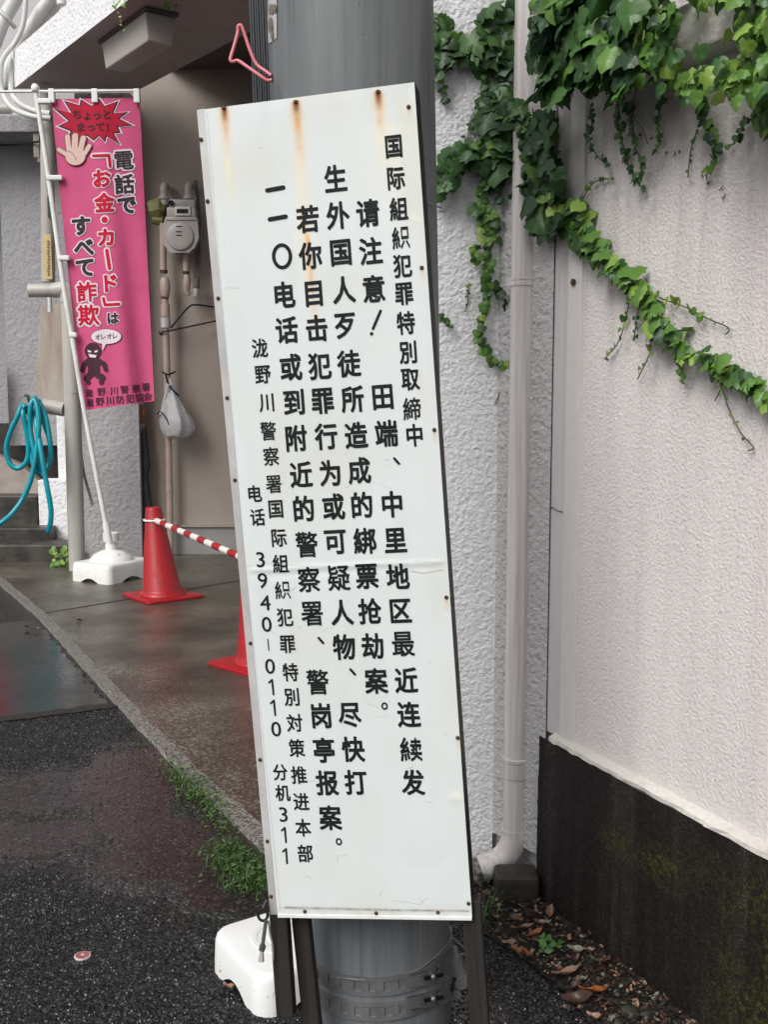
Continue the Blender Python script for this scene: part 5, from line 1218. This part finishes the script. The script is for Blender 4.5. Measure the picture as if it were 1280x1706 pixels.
# ------------------------------------------------------------------ ivy
def leaf_geo(kind, rnd):
    if kind == 0: half = [(0, .02), (.20, .17), (.42, .18), (.54, .04), (.70, -.04), (.72, -.24), (.60, -.36), (.56, -.52), (.38, -.64), (.24, -.82), (0, -1.0)]
    elif kind == 1: half = [(0, .0), (.20, .18), (.40, .20), (.46, .08), (.62, .08), (.78, -.10), (.66, -.22), (.60, -.36), (.44, -.40), (.46, -.56), (.34, -.64), (.26, -.62), (.20, -.84), (.10, -.90), (0, -1.12)]
    else: half = [(0, .0), (.18, .12), (.40, .11), (.54, -.06), (.58, -.28), (.48, -.50), (.30, -.70), (.12, -.84), (0, -.95)]
    half = [(x * rnd.uniform(.9, 1.1), y + rnd.uniform(-.02, .02)) for x, y in half]; half[0] = (0, half[0][1]); half[-1] = (0, half[-1][1])
    out = half + [(-x * rnd.uniform(.92, 1.05), y + rnd.uniform(-.02, .02)) for x, y in half[-2:0:-1]]
    n = len(out); vs = []; c = (0, -.36); dm = rnd.uniform(.10, .20); cup = rnd.uniform(-.16, .02); curl = rnd.uniform(.05, .28)
    def zf(x, y): return dm * (1 - (abs(x) * 1.6) ** 1.5) + cup * abs(x) * 1.2 - curl * (y + .3) ** 2 * (1 if y < -.3 else .3) - .04 * math.exp(-(x / .05) ** 2) + .03 * math.sin(8 * y + 5 * abs(x))
    vs.append((0, -.36, zf(0, -.36)))
    for s_ in (.55, 1.0):
        for (x, y) in out: X_, Y_ = c[0] + (x - c[0]) * s_, c[1] + (y - c[1]) * s_; vs.append((X_, Y_, zf(X_, Y_)))
    fs = [(0, 1 + i, 1 + (i + 1) % n) for i in range(n)] + [(1 + i, 1 + n + i, 1 + n + (i + 1) % n, 1 + (i + 1) % n) for i in range(n)]
    return vs, fs
rl = random.Random(11)
LG = [[leaf_geo(k, rl) for _ in range(3)] for k in range(3)]
LMESH = {}
def leaf_mesh(k, v, m):
    if (k, v, m) not in LMESH:
        me = bpy.data.meshes.new('leaf'); vs, fs = LG[k][v]; me.from_pydata(vs, [], fs); me.materials.append(LEAFM[m]); me.update(); me.shade_smooth(); LMESH[(k, v, m)] = me
    return LMESH[(k, v, m)]
def leaf_matrix(p, size, nrm, rnd, tilt=.6, spin=.95, hang=0.0):
    nn = (nrm + V((rnd.uniform(-tilt, tilt), rnd.uniform(-tilt, tilt), rnd.uniform(-.55, tilt * .9)))).normalized()
    down = V((rnd.uniform(-spin, spin) + hang, rnd.uniform(-.2, .2), -1)); yv = -(down - nn * down.dot(nn)).normalized(); xv = yv.cross(nn)
    M = Matrix((xv, yv, nn)).transposed().to_4x4(); return Matrix.Translation(p) @ M @ Matrix.Scale(size, 4)
def emit_ivy(rt, specs, limit=300):
    """specs: (matrix, size, kind, variant, shade)"""
    specs.sort(key=lambda s_: -s_[1])
    for (M, s_, k, v, m) in specs[:limit]: link('leaf', leaf_mesh(k, v, m), rt, _W[rt.name].inverted() @ M)
    rest = specs[limit:]
    if rest:
        t = MB()
        for (M, s_, k, v, m) in rest: t.cur = m; vs, fs = LG[k][v]; t.add(vs, fs, M)
        me = t.mesh('leaf_mass', LEAFM); me.shade_smooth(); link('leaf_mass', me, rt)['kind'] = 'stuff'
def shade_pick(rnd, w_): 
    r_ = rnd.random() * sum(w_); a = 0
    for i, k in enumerate(w_):
        a += k
        if r_ <= a: return i
    return 3
rv = random.Random(21)
def strand(specs, stems, pfn, pts, n, sz, spread, w_, nrm, kind=None, off=(.01, .04), stem_r=.0016, tilt=.6, taper=.6):
    P = [V((x, y, 0)) for x, y in pts]; cp = curve_pts(P, 6) if len(P) > 2 else [P[0].lerp(P[1], k / 8) for k in range(9)]
    Ls = [0]
    for a, b_ in zip(cp[:-1], cp[1:]): Ls.append(Ls[-1] + (b_ - a).length)
    def at(t_):
        d_ = t_ * Ls[-1]
        for i in range(len(cp) - 1):
            if Ls[i + 1] >= d_: return cp[i].lerp(cp[i + 1], (d_ - Ls[i]) / max(1e-6, Ls[i + 1] - Ls[i]))
        return cp[-1]
    if stem_r: stems.tube([pfn(q.x, q.y, .006) for q in cp], stem_r, 5)
    for i in range(n):
        t_ = (i + rv.random()) / n; q = at(t_); s_ = rv.uniform(*sz) * (1 - (1 - taper) * t_)
        x, y = q.x + rv.gauss(0, spread * .5), q.y + rv.gauss(0, spread * .5)
        p = pfn(x, y - s_ * .4, rv.uniform(*off)); dep = (p - CAM).y; size = s_ / 1750 * dep
        k = kind if kind is not None else (2 if s_ < 18 else rv.choice([0, 0, 1]))
        specs.append((leaf_matrix(p, size, nrm, rv, tilt), size, k, rv.randrange(3), shade_pick(rv, w_)))
def fill(specs, pfn, box, inside, n, szf, wf, nrm, off=(.02, .14), tilt=.75):
    i = 0; tries = 0
    while i < n and tries < n * 20:
        tries += 1; x, y = rv.uniform(box[0], box[2]), rv.uniform(box[1], box[3])
        if not inside(x, y): continue
        s_ = rv.uniform(*szf(x, y)); p = pfn(x, y - s_ * .4, rv.uniform(*off)); size = s_ / 1750 * p.y
        specs.append((leaf_matrix(p, size, nrm, rv, tilt), size, 1 if s_ > 42 else (0 if s_ > 18 else 2), rv.randrange(3), shade_pick(rv, wf(x, y)))); i += 1
def interp(x, pts):
    for (a, b_) in zip(pts[:-1], pts[1:]):
        if a[0] <= x <= b_[0]: return lerp(a[1], b_[1], (x - a[0]) / (b_[0] - a[0]))
    return pts[0][1] if x < pts[0][0] else pts[-1][1]
wn3 = V((wn.x, wn.y, 0))
# --- ivy on the boundary wall
iv = root('ivy', W(1100, 60, .02), 'ivy spilling over the top of the pinkish boundary wall with a long diagonal runner', 'ivy', 'ivy on the walls')
sp = []; stm = MB(); Wf = lambda x, y, o_: W(x, y, o_)
bot = [(880, 175), (905, 215), (940, 150), (1000, 150), (1040, 170), (1075, 120), (1110, 150), (1160, 160), (1200, 150), (1235, 160), (1262, 120), (1420, 130)]
def inC(x, y):
    if y > interp(x, bot) + rv.uniform(-18, 18): return False
    if math.sin(x * .047 + 1.3) * math.cos(y * .061 + x * .013) > .8: return False
    if 1124 < x < 1262 and interp(x, [(1124, 40), (1150, 18), (1232, -5), (1262, -8)]) < y < interp(x, [(1124, 92), (1170, 128), (1262, 96)]) and rv.random() < .97: return False
    return True
fill(sp, Wf, (912, -60, 1400, 235), inC, 760, lambda x, y: ((22, 52) if x < 1060 else (15, 28)), lambda x, y: ((4, 5.5, 1, 0) if x < 1060 else ((1, 4, 4, 1) if x < 1180 else (.3, 1.5, 5, 4))), (wn3 + V((0, 0, .12))).normalized(), (.075, .20))
strand(sp, stm, Wf, [(905, 70), (890, 90), (880, 105)], 5, (40, 56), 8, (6, 2, 0, 0), wn3, off=(.10, .14))
fill(sp, Wf, (1175, -60, 1400, 200), lambda x, y: y < interp(x, [(1175, 5), (1225, 10), (1250, 150), (1400, 190)]) or (1150 < x and 108 < y < 175), 190, lambda x, y: (16, 32), lambda x, y: (.3, 1.5, 5, 3.5), wn3, (.10, .22))
fill(sp, Wf, (880, 200, 930, 395), lambda x, y: abs(x - (905 + 6 * math.sin(y * .05))) < 24, 70, lambda x, y: (20, 34), lambda x, y: (6, 3, .3, 0), wn3, (.0, .08))
runner = [(905, 330), (935, 345), (962, 368), (985, 410), (1010, 440), (1050, 478), (1085, 515), (1108, 560), (1150, 592), (1200, 615), (1240, 640), (1290, 672), (1340, 700)]
strand(sp, stm, Wf, runner, 190, (14, 32), 16, (.5, 3.5, 6.5, 2.2), (wn3 + V((0, 0, .5))).normalized(), stem_r=.003, off=(.01, .05), taper=1.0)
strand(sp, stm, Wf, [(905, 345), (935, 385), (965, 405), (990, 425)], 26, (20, 30), 12, (2, 5, 3, .2), wn3, taper=1)
strand(sp, stm, Wf, [(1050, 478), (1080, 488), (1110, 500), (1150, 515), (1165, 528)], 13, (17, 25), 6, (0, 2, 5, 2), wn3)
strand(sp, stm, Wf, [(1150, 515), (1185, 533), (1215, 546), (1211, 557)], 8, (5, 9), 4, (0, 0, 1, 0), wn3)
strand(sp, stm, Wf, [(965, 360), (975, 325), (990, 305), (1008, 298), (1024, 298)], 12, (9, 16), 4, (1, 4, 2, 0), wn3)
for P, n, sz, w_ in (([(1050, 500), (1040, 545), (1028, 575), (1008, 598)], 12, (9, 15), (0, 2, 4, 2)), ([(1062, 520), (1060, 545), (1056, 567)], 9, (8, 13), (2, 4, 1, 0)), ([(1085, 555), (1084, 585), (1076, 605), (1063, 632)], 8, (10, 18), (0, 1, 4, 2)),
                     ([(1128, 580), (1132, 610), (1140, 640)], 12, (10, 18), (0, 3, 4, 1)), ([(1200, 630), (1215, 680), (1235, 720), (1256, 745), (1247, 751)], 9, (5, 9), (0, 1, 2, 1)), ([(1210, 610), (1205, 640), (1192, 668)], 5, (6, 12), (0, 2, 3, 1)),
                     ([(984, 175), (987, 205), (981, 225), (990, 250), (1002, 266), (1018, 275)], 20, (9, 16), (4, 5, .5, 0)), ([(1030, 160), (1032, 215), (1040, 245), (1046, 270), (1060, 300), (1078, 320)], 34, (12, 19), (3, 6, .6, 0)), ([(1050, 170), (1053, 210), (1060, 245), (1070, 275), (1064, 300)], 22, (12, 20), (3, 5, .6, 0)),
                     ([(1108, 140), (1098, 200), (1100, 235), (1088, 256)], 18, (11, 20), (.5, 4, 4, .6)), ([(1165, 150), (1172, 200), (1186, 226), (1197, 245), (1190, 275), (1178, 290)], 26, (16, 26), (2, 5, 2, .3)), ([(1163, 215), (1152, 250), (1147, 296)], 8, (6, 12), (0, 3, 3, 0)),
                     ([(1280, 160), (1255, 195), (1240, 208), (1226, 235), (1215, 245)], 14, (12, 22), (.5, 3, 5, 1)), ([(1290, 190), (1272, 210), (1282, 232)], 10, (20, 32), (0, 2, 5, 2)), ([(1255, 140), (1275, 180), (1285, 230)], 16, (18, 30), (0, 2, 5, 2))):
    strand(sp, stm, Wf, P, n, sz, 5, w_, wn3)
stm.tube(curve_pts([W(x, y, .03) for x, y in ((1066, 120), (1058, 165), (1057, 195), (1072, 215), (1080, 240))], 6), .0013, 5)
stm.tube(curve_pts([W(x, y, .09) for x, y in ((1268, 60), (1255, 95), (1235, 118), (1220, 150))], 6), .003, 5)
link('stem', stm.mesh('stem', M_stem, smooth=60), iv); emit_ivy(iv, sp, 300)
# dead vine marks on the wall
t = MB(); rr_ = random.Random(4)
for (x, y) in ((1068, 227), (1086, 232), (1111, 252), (1126, 258), (1132, 256), (1170, 290), (1178, 295), (1182, 302), (1203, 313), (1208, 328), (1100, 240)):
    p = W(x, y, -.002)
    for k in range(3): a = rr_.uniform(0, 6.28); t.tube([p, p + wd * math.cos(a) * .008 + V((0, 0, math.sin(a) * .008)) + wn * .002], .0011, 4)
tag(link('dead_tendril', t.mesh('dead_tendril', M_stem)), 'dark dried tendril marks stuck to the stucco below the hanging ivy', 'tendrils', kind='stuff')
# --- ivy on the white pillar
iv2 = root('ivy', yp(800, 200, AY), 'ivy clinging to the bright white stucco between the grey pole and the downpipe', 'ivy', 'ivy on the walls')
sp = []; stm = MB(); Af = lambda x, y, o_: yp(x, y, AY - o_); an = V((-.15, -1, .2)).normalized()
fill(sp, Af, (722, 20, 846, 200), lambda x, y: (y < interp(x, [(722, 150), (750, 110), (775, 95), (800, 105), (862, 150)]) and y > interp(x, [(722, 20), (750, 60), (790, 75), (810, 30), (862, 20)])), 100, lambda x, y: ((14, 26) if x < 785 else (24, 46)), lambda x, y: (4, 5, .6, 0), an, (.005, .04))
fill(sp, Af, (800, 150, 852, 300), lambda x, y: x > interp(y, [(110, 835), (170, 820), (210, 800), (300, 825)]) and y < 290, 80, lambda x, y: (18, 42), lambda x, y: (3, 5, .8, 0), an, (.005, .06))
fill(sp, Af, (728, 240, 830, 330), lambda x, y: interp(x, [(728, 270), (770, 245), (830, 200)]) < y < interp(x, [(728, 340), (765, 300), (800, 285), (830, 300)]), 75, lambda x, y: (15, 28), lambda x, y: (2, 5, 2, .1), an, (.01, .07))
strand(sp, stm, Af, [(740, 40), (735, 120), (745, 160)], 30, (14, 22), 14, (3, 5, 1, 0), an)
strand(sp, stm, Af, [(815, 110), (808, 150), (800, 180), (785, 205), (778, 235)], 12, (10, 17), 7, (3, 4, 1, 0), an)
strand(sp, stm, Af, [(812, 285), (806, 330), (805, 370), (812, 410), (815, 450), (812, 490), (805, 525), (800, 560), (808, 590), (830, 605), (848, 604)], 85, (10, 18), 7, (.6, 4, 4, .6), an, taper=.9)
strand(sp, stm, Af, [(805, 345), (818, 365), (820, 390), (800, 410), (795, 440)], 22, (14, 26), 11, (1, 4, 4, .6), an)
strand(sp, stm, Af, [(825, 270), (828, 300), (838, 340), (850, 330)], 9, (18, 26), 9, (4, 4, 0, 0), an)
strand(sp, stm, Af, [(812, 485), (830, 485), (842, 500), (850, 520)], 7, (14, 22), 7, (5, 3, 0, 0), an)
strand(sp, stm, Af, [(736, 525), (742, 538), (752, 543)], 14, (6, 11), 4, (3, 4, 1, 0), an)
strand(sp, stm, Af, [(848, 605), (838, 640), (825, 675)], 0, (5, 6), 1, (1, 1, 1, 1), an)
strand(sp, stm, Af, [(782, 470), (780, 500), (776, 520)], 8, (5, 8), 3, (0, 3, 3, 0), an)
Df = lambda x, y, o_: yp(x, y, dY - rp - .01 - o_ * .5)
strand(sp, stm, Df, [(846, 185), (860, 192), (872, 205), (885, 225)], 16, (18, 30), 12, (3, 5, .6, 0), an)
strand(sp, stm, Df, [(845, 190), (872, 200), (885, 215)], 12, (18, 28), 9, (3, 5, .6, 0), an)
strand(sp, stm, Df, [(870, 205), (876, 260), (874, 300), (880, 340), (890, 375), (905, 400)], 26, (13, 21), 4, (1, 5, 2, .1), an)
link('stem', stm.mesh('stem', M_stem, smooth=60), iv2); emit_ivy(iv2, sp, 300)
t = MB(); t.tube([W(x, y, -.002) for x, y in ((906, 846), (915, 848), (921, 845), (929, 851), (938, 853))], .0012, 4); link('crack', t.mesh('crack', M_black), bw)
# --- dark shrub mass behind the wall top, and lance-shaped leaves
rv = random.Random(77); t = MB(); 
for i in range(900):
    s_ = rv.uniform(.02, 3.2); o_ = rv.uniform(-.7, -.12); z = rv.uniform(2.35, 3.5); p = C0 + wd * s_ + wn * o_; p.z = z
    if z < 3.36 and o_ > -.25: p.z = 3.4 + rv.uniform(0, .25)
    t.cur = shade_pick(rv, (6, 3, .4, 0)); vs, fs = LG[rv.choice([0, 2])][rv.randrange(3)]; t.add(vs, fs, leaf_matrix(p, rv.uniform(.05, .10), wn3, rv, .8, 1.2))
me = t.mesh('hedge', LEAFM); me.shade_smooth(); tag(link('hedge', me), 'dark leafy hedge growing up behind the boundary wall', 'hedge', kind='stuff')
lz = root('lance_shrub', W(925, 10, .12), 'large pointed bright green leaves at the top beside the downpipe', 'shrub')
for (x0, y0, x1, y1, wd_) in ((905, 18, 942, -6, .016), (900, 12, 930, 15, .016), (930, -5, 928, 42, .018), (955, -8, 940, 22, .016), (910, -10, 890, 25, .014)):
    a, b_ = W(x0, y0, .2), W(x1, y1, .22); d_ = b_ - a; t = MB(); sidev = d_.cross(wn3).normalized(); k = 8
    for i in range(k + 1):
        u = i / k; ww = wd_ * math.sin(math.pi * min(1, u * .95 + .03)) ** .8; c = a + d_ * u + wn3 * .02 * math.sin(u * 3.1)
        t.v += [c - sidev * ww + wn3 * .004, c, c + sidev * ww + wn3 * .004]
    for i in range(k):
        for j in range(2): q = i * 3 + j; t.f.append([q, q + 1, q + 4, q + 3]); t.m.append(0)
    me = t.mesh('leaf', LEAFM[2]); me.shade_smooth(); link('leaf', me, lz)
px_tube('cable', [(722, 40, 3.2), (745, 22, 3.2), (762, -12, 3.2)], .007, M_black, 'black cable curving up behind the pole above the pillar ivy', 'cable', Y=3.2)

# ------------------------------------------------------------------ litter, leaves, weeds
rd = random.Random(31)
def dead_leaf_mesh(name, L0, mat, curl, w_=.42):
    t = MB(); k = 8
    for i in range(k + 1):
        u = i / k; ww = L0 * w_ * .5 * math.sin(math.pi * (u * .96 + .02)) ** .75
        for s_ in (-1, -.5, 0, .5, 1): t.v.append(V(((u - .5) * L0, ww * s_, curl * L0 * (4 * (u - .5) ** 2) * .35 + curl * ww * s_ * s_ * .9 + .003 * math.sin(u * 9 + s_ * 2))))
    for i in range(k):
        for j in range(4): q = i * 5 + j; t.f.append([q, q + 5, q + 6, q + 1]); t.m.append(0)
    me = t.mesh(name, mat); me.shade_smooth(); return me
dl = [(872, 1545, 34, 0, 10, 'large pale curled dead leaf below the brown stone'), (893, 1558, 30, 1, 30, 'brown orange dead leaf just below the pale one near the stone'), (850, 1570, 22, 0, -15, 'pale tan dead leaf at the soil edge'), (865, 1585, 26, 1, -50, 'orange leaf curled at the asphalt edge left of the green sprout'), (880, 1590, 20, 1, -70, 'small orange leaf beside the sprout'),
      (915, 1520, 26, 0, 70, 'upright pale brown leaf leaning on the dark plinth'), (905, 1512, 20, 2, 50, 'dark brown leaf leaning on the plinth'), (945, 1622, 44, 0, 18, 'widest pale pink dead leaf in the litter'), (928, 1611, 18, 0, -30, 'small pale leaf above the widest pink leaf'), (990, 1651, 42, 1, 2, 'bright orange dead leaf lying flat in the litter'),
      (970, 1632, 20, 3, 40, 'pale greenish grey leaf between the pink and orange leaves'), (958, 1645, 26, 2, 40, 'brown leaf left of the bright orange leaf'), (965, 1665, 44, 2, -12, 'long dark brown leaf under the orange one'), (960, 1582, 24, 3, -10, 'grey dead leaf near the plinth above the litter middle'), (982, 1582, 16, 0, 10, 'small pinkish leaf right of the grey leaf'), (1010, 1603, 26, 2, 50, 'twisted brown leaf against the plinth'),
      (890, 1535, 22, 2, 0, 'brown leaf tucked behind the pale curled leaf'), (908, 1538, 22, 3, 25, 'greyish leaf at the plinth foot'), (852, 1530, 26, 2, 12, 'brown leaf beside the stone foot'), (992, 1694, 22, 0, -30, 'pale leaf at the lower picture edge'), (1020, 1698, 18, 3, 60, 'grey leaf at the lower picture edge'), (940, 1680, 20, 2, 5, 'brown leaf at the asphalt edge low in the litter'),
      (375, 1617, 16, 1, 20, 'small orange leaf fragment on the asphalt left of the white weight'), (381, 1644, 18, 0, -20, 'yellowish leaf fragment touching the white weight'), (45, 1044, 12, 2, 0, 'tiny brown leaf on the road edge at the far left'), (131, 1033, 14, 2, 30, 'small dark brown leaf lying on the apron near the joint'), (60, 1047, 9, 0, 10, 'tiny pale leaf on the road edge')]
for (x, y, s_, m, rz, lab) in dl:
    p = gp(x, y, .022); L0 = s_ / 1750 * p.length * 1.25
    me = dead_leaf_mesh('dead_leaf', L0, DEADM[m], rd.uniform(.3, .8))
    o = link('dead_leaf', me, None, Matrix.Translation(p) @ Euler((R(rd.uniform(-25, 25)) if s_ > 20 else 0, R(rd.uniform(-15, 15)), R(rz)), 'XYZ').to_matrix().to_4x4()); tag(o, lab, 'leaf', 'fallen dead leaves')
# litter bits and pebbles as ground cover
def in_soil():
    while True:
        u, v_ = rd.random(), rd.random(); e = lerp(0, len(soil_edge) - 1.001, u); i = int(e); a = soil_edge[i].lerp(soil_edge[i + 1], e - i)
        b_ = C0 + wd * lerp(-.05, 1.0, u) + wn * .03; return a.lerp(b_, v_)
for i in range(34):
    p = in_soil(); p.z = rd.uniform(.014, .028); m = rd.choice([2, 2, 2, 1, 0]); o = link('dead_leaf', dead_leaf_mesh('dead_leaf', rd.uniform(.018, .038), DEADM[m], rd.uniform(.3, .9)), None, Matrix.Translation(p) @ Euler((rd.uniform(-.5, .5), rd.uniform(-.4, .4), rd.uniform(0, 6.28)), 'XYZ').to_matrix().to_4x4()); tag(o, 'one of the many small curled dead leaves scattered in the litter strip', 'leaf', 'small litter leaves')
M_twig = simple('litter_twig', (.10, .06, .04), (.05, .035, .03), 40, .6)
t = MB()
for i in range(2200):
    p = in_soil(); p.z = .008 + rd.uniform(0, .012); s_ = rd.uniform(.003, .009); t.cur = rd.choice([0, 0, 0, 0, 0, 2, 2, 2, 2, 2, 2, 3, 1] )
    M = Matrix.Translation(p) @ Euler((rd.uniform(-.6, .6), rd.uniform(-.6, .6), rd.uniform(0, 6.28))).to_matrix().to_4x4()
    t.add([(-s_, -s_ * .5, 0), (s_ * .2, -s_ * .7, .001), (s_, 0, .002), (s_ * .1, s_ * .6, 0), (-s_ * .8, s_ * .3, .001)], [(0, 1, 2, 3, 4)], M)
o = link('leaf_litter', t.mesh('leaf_litter', [DEADM[2], DEADM[0], M_soil, DEADM[3]])); tag(o, 'small brown leaf litter scraps on the soil strip along the plinth', 'leaf litter', kind='stuff')
t = MB()
ico = bmesh.new(); bmesh.ops.create_icosphere(ico, subdivisions=1, radius=1); iv_ = [v.co.copy() for v in ico.verts]; if_ = [[v.index for v in f.verts] for f in ico.faces]; ico.free()
for i in range(420):
    p = in_soil(); s_ = rd.uniform(.002, .006); p.z = .006; t.add([V((v.x * s_ * rd.uniform(.8, 1.2), v.y * s_, v.z * s_ * .6)) + p for v in iv_], if_)
for i in range(240):     # loose grit along the kerb line
    q = pts[rd.randrange(len(pts))] + kn * rd.gauss(-.05, .07) + kdir * rd.uniform(-.06, .06); s_ = rd.uniform(.002, .005); t.add([V((v.x * s_, v.y * s_, v.z * s_ * .6)) + V((q.x, q.y, .004)) for v in iv_], if_)
me = t.mesh('grit', M_pebble); me.shade_smooth(); tag(link('grit', me), 'loose grit and tiny pebbles at the wall foot and along the kerb', 'grit', kind='stuff')
for (x, y, s_, lab) in ((1050, 1686, 17, 'large mossy green grey stone in the litter at the lower edge'), (1028, 1704, 12, 'rounded grey stone at the bottom edge of the litter'), (1030, 1656, 7, 'small round stone right of the orange leaf'), (1077, 1692, 12, 'dark stone against the plinth at the lower edge')):
    p = gp(x, y, .01); r_ = s_ / 1750 * p.length; bm = bmesh.new(); bmesh.ops.create_icosphere(bm, subdivisions=3, radius=r_)
    for v in bm.verts: v.co *= 1 + .12 * math.sin(v.co.x * 70 + s_) * math.cos(v.co.y * 60); v.co.z *= .55
    me = bpy.data.meshes.new('stone'); bm.to_mesh(me); bm.free(); me.materials.append(M_pebble); me.shade_smooth(); tag(link('stone', me, None, Matrix.Translation(p)), lab, 'stone', 'stones in the litter')
# sprout in the litter
sp_r = root('sprout', gp(915, 1590), 'small leafy green sprout in the litter near the asphalt edge', 'plant')
for i in range(15):
    a = rd.uniform(0, 6.28); r_ = rd.uniform(.005, .03); p = gp(915, 1588) + V((math.cos(a) * r_, math.sin(a) * r_, rd.uniform(.015, .05))); link('leaf', leaf_mesh(2, i % 3, rd.choice([1, 2, 2])), sp_r, _W[sp_r.name].inverted() @ leaf_matrix(p, rd.uniform(.014, .026), V((math.cos(a) * .5, math.sin(a) * .5 - .3, 1)).normalized(), rd, .3, 2.5))
def blades(name, centers, n, hgt, lab, cat, spread, mat=M_grass, wdt=.0022, lean=.6, kind='stuff'):
    t = MB()
    for i in range(n):
        c = rd.choice(centers); p = V((c.x + rd.gauss(0, spread), c.y + rd.gauss(0, spread), .0)); h = rd.uniform(.4, 1) * hgt; a = rd.uniform(0, 6.28); ln = rd.uniform(.2, lean) * h; dv = V((math.cos(a), math.sin(a), 0)); sd_ = V((-dv.y, dv.x, 0)) * wdt * rd.uniform(.6, 1.4)
        P = []
        for u in (0, .35, .7, 1): c_ = p + dv * ln * u * u * 1.6 + V((0, 0, h * (u - .28 * u * u))); P += [c_ - sd_ * (1 - u * .95), c_ + sd_ * (1 - u * .95)]
        t.add(P, [(0, 1, 3, 2), (2, 3, 5, 4), (4, 5, 7, 6)])
    me = t.mesh(name, mat); tag(link(name, me), lab, cat, kind=kind)
blades('grass', [gp(x, y) for x, y in ((305, 1305), (325, 1318), (345, 1330), (335, 1310), (320, 1330), (355, 1345), (300, 1290))], 380, .05, 'low green grass growing along the kerb left of the signboard', 'grass', .025)
blades('grass', [gp(x, y) for x, y in ((385, 1440), (405, 1450), (425, 1465), (440, 1480), (400, 1475), (420, 1440), (445, 1455), (375, 1420))], 800, .06, 'dense green grass tuft against the lower left edge of the signboard', 'grass', .03)
def leafy(centers, n, spread, hgt, lab, cat):
    t = MB()
    for i in range(n):
        c = rd.choice(centers); p = V((c.x + rd.gauss(0, spread), c.y + rd.gauss(0, spread), rd.uniform(.004, hgt))); t.cur = rd.choice([0, 1, 1, 2])
        vs, fs = LG[2][rd.randrange(3)]; a = rd.uniform(0, 6.28); M = leaf_matrix(p, rd.uniform(.008, .020), V((math.cos(a) * .6, math.sin(a) * .6, 1)).normalized(), rd, .4, 3.0); t.add([(x * .45, y, z) for x, y, z in vs], fs, M)
    me = t.mesh('weeds', [LEAFM[0], M_grass, M_grass, M_grass]); me.shade_smooth(); tag(link('weeds', me), lab, cat, kind='stuff')
leafy([gp(x, y) for x, y in ((385, 1440), (405, 1450), (425, 1465), (440, 1480), (400, 1475), (430, 1440), (445, 1455), (380, 1425), (370, 1455), (360, 1430))], 620, .036, .05, 'dense leafy weeds pressed against the lower left edge of the signboard', 'weeds')
leafy([gp(x, y) for x, y in ((305, 1305), (325, 1318), (345, 1330), (335, 1310), (320, 1330), (355, 1345), (300, 1290), (370, 1378), (280, 1275), (360, 1360))], 360, .034, .035, 'loose leafy weeds in the crack along the kerb', 'weeds')
leafy([gp(x, y) for x, y in ((815, 1520), (835, 1512), (820, 1500), (808, 1480))], 60, .02, .06, 'few small leaves in the dark corner below the downpipe elbow', 'weeds')
blades('grass', [gp(x, y) for x, y in ((365, 1375), (372, 1385), (350, 1365), (240, 1240), (215, 1212), (150, 1135), (120, 1108))], 110, .03, 'sparse moss and grass in the kerb joint', 'grass', .018)
blades('grass', [gp(x, y) for x, y in ((815, 1535), (825, 1540), (835, 1530))], 16, .10, 'green grass blades beside the right leg of the signboard', 'grass', .02, wdt=.004, lean=.9)
wdr = root('weed', gp(105, 940), 'small yellow green leafy weed by the foot of the standing pipe', 'plant')
for i in range(34):
    p = gp(103, 948) + V((rd.uniform(-.09, .07), rd.uniform(-.05, .05), rd.uniform(.02, .19))); link('leaf', leaf_mesh(2, i % 3, rd.choice([2, 2, 3])), wdr, _W[wdr.name].inverted() @ leaf_matrix(p, rd.uniform(.03, .055), V((-.2, -.8, .6)).normalized(), rd, .5, 1.5))
# small yellow-green trailing sprig over the canopy edge
vg = root('vine_sprig', yp(196, 20, 6.2), 'yellow green trailing sprig hanging over the canopy fascia', 'vine')
Q = S(200, 12); YV = Q.y - .05
for (x, y) in [(190 + rd.uniform(-6, 20), rd.uniform(-4, 10)) for _ in range(14)] + [(193, 14), (197, 20), (199, 27), (200, 34), (201, 40), (206, 50)] + [(275 + rd.uniform(-8, 20), rd.uniform(-3, 12)) for _ in range(12)]:
    p = yp(x, y, YV - .08); link('leaf', leaf_mesh(2, rd.randrange(3), rd.choice([2, 3])), vg, _W[vg.name].inverted() @ leaf_matrix(p, rd.uniform(.010, .022), V((-.2, -1, .1)).normalized(), rd, .5, 1))
# pink road marker disc
dk = root('road_marker', gp(137, 1594), 'small pink round survey marker set in the asphalt', 'marker')
t = MB(); t.lathe([(.022, .0), (.022, .004), (.021, .005)], 28, Matrix.Translation(gp(137, 1594))); link('rim', t.mesh('rim', M_discw), dk)
t = MB(); t.lathe([(.018, .004), (.018, .0062)], 28, Matrix.Translation(gp(137, 1594))); link('face', t.mesh('face', M_disc), dk)
t = MB(); t.lathe([(.005, .006), (.005, .0072)], 14, Matrix.Translation(gp(137, 1594))); link('nail', t.mesh('nail', M_discw), dk)
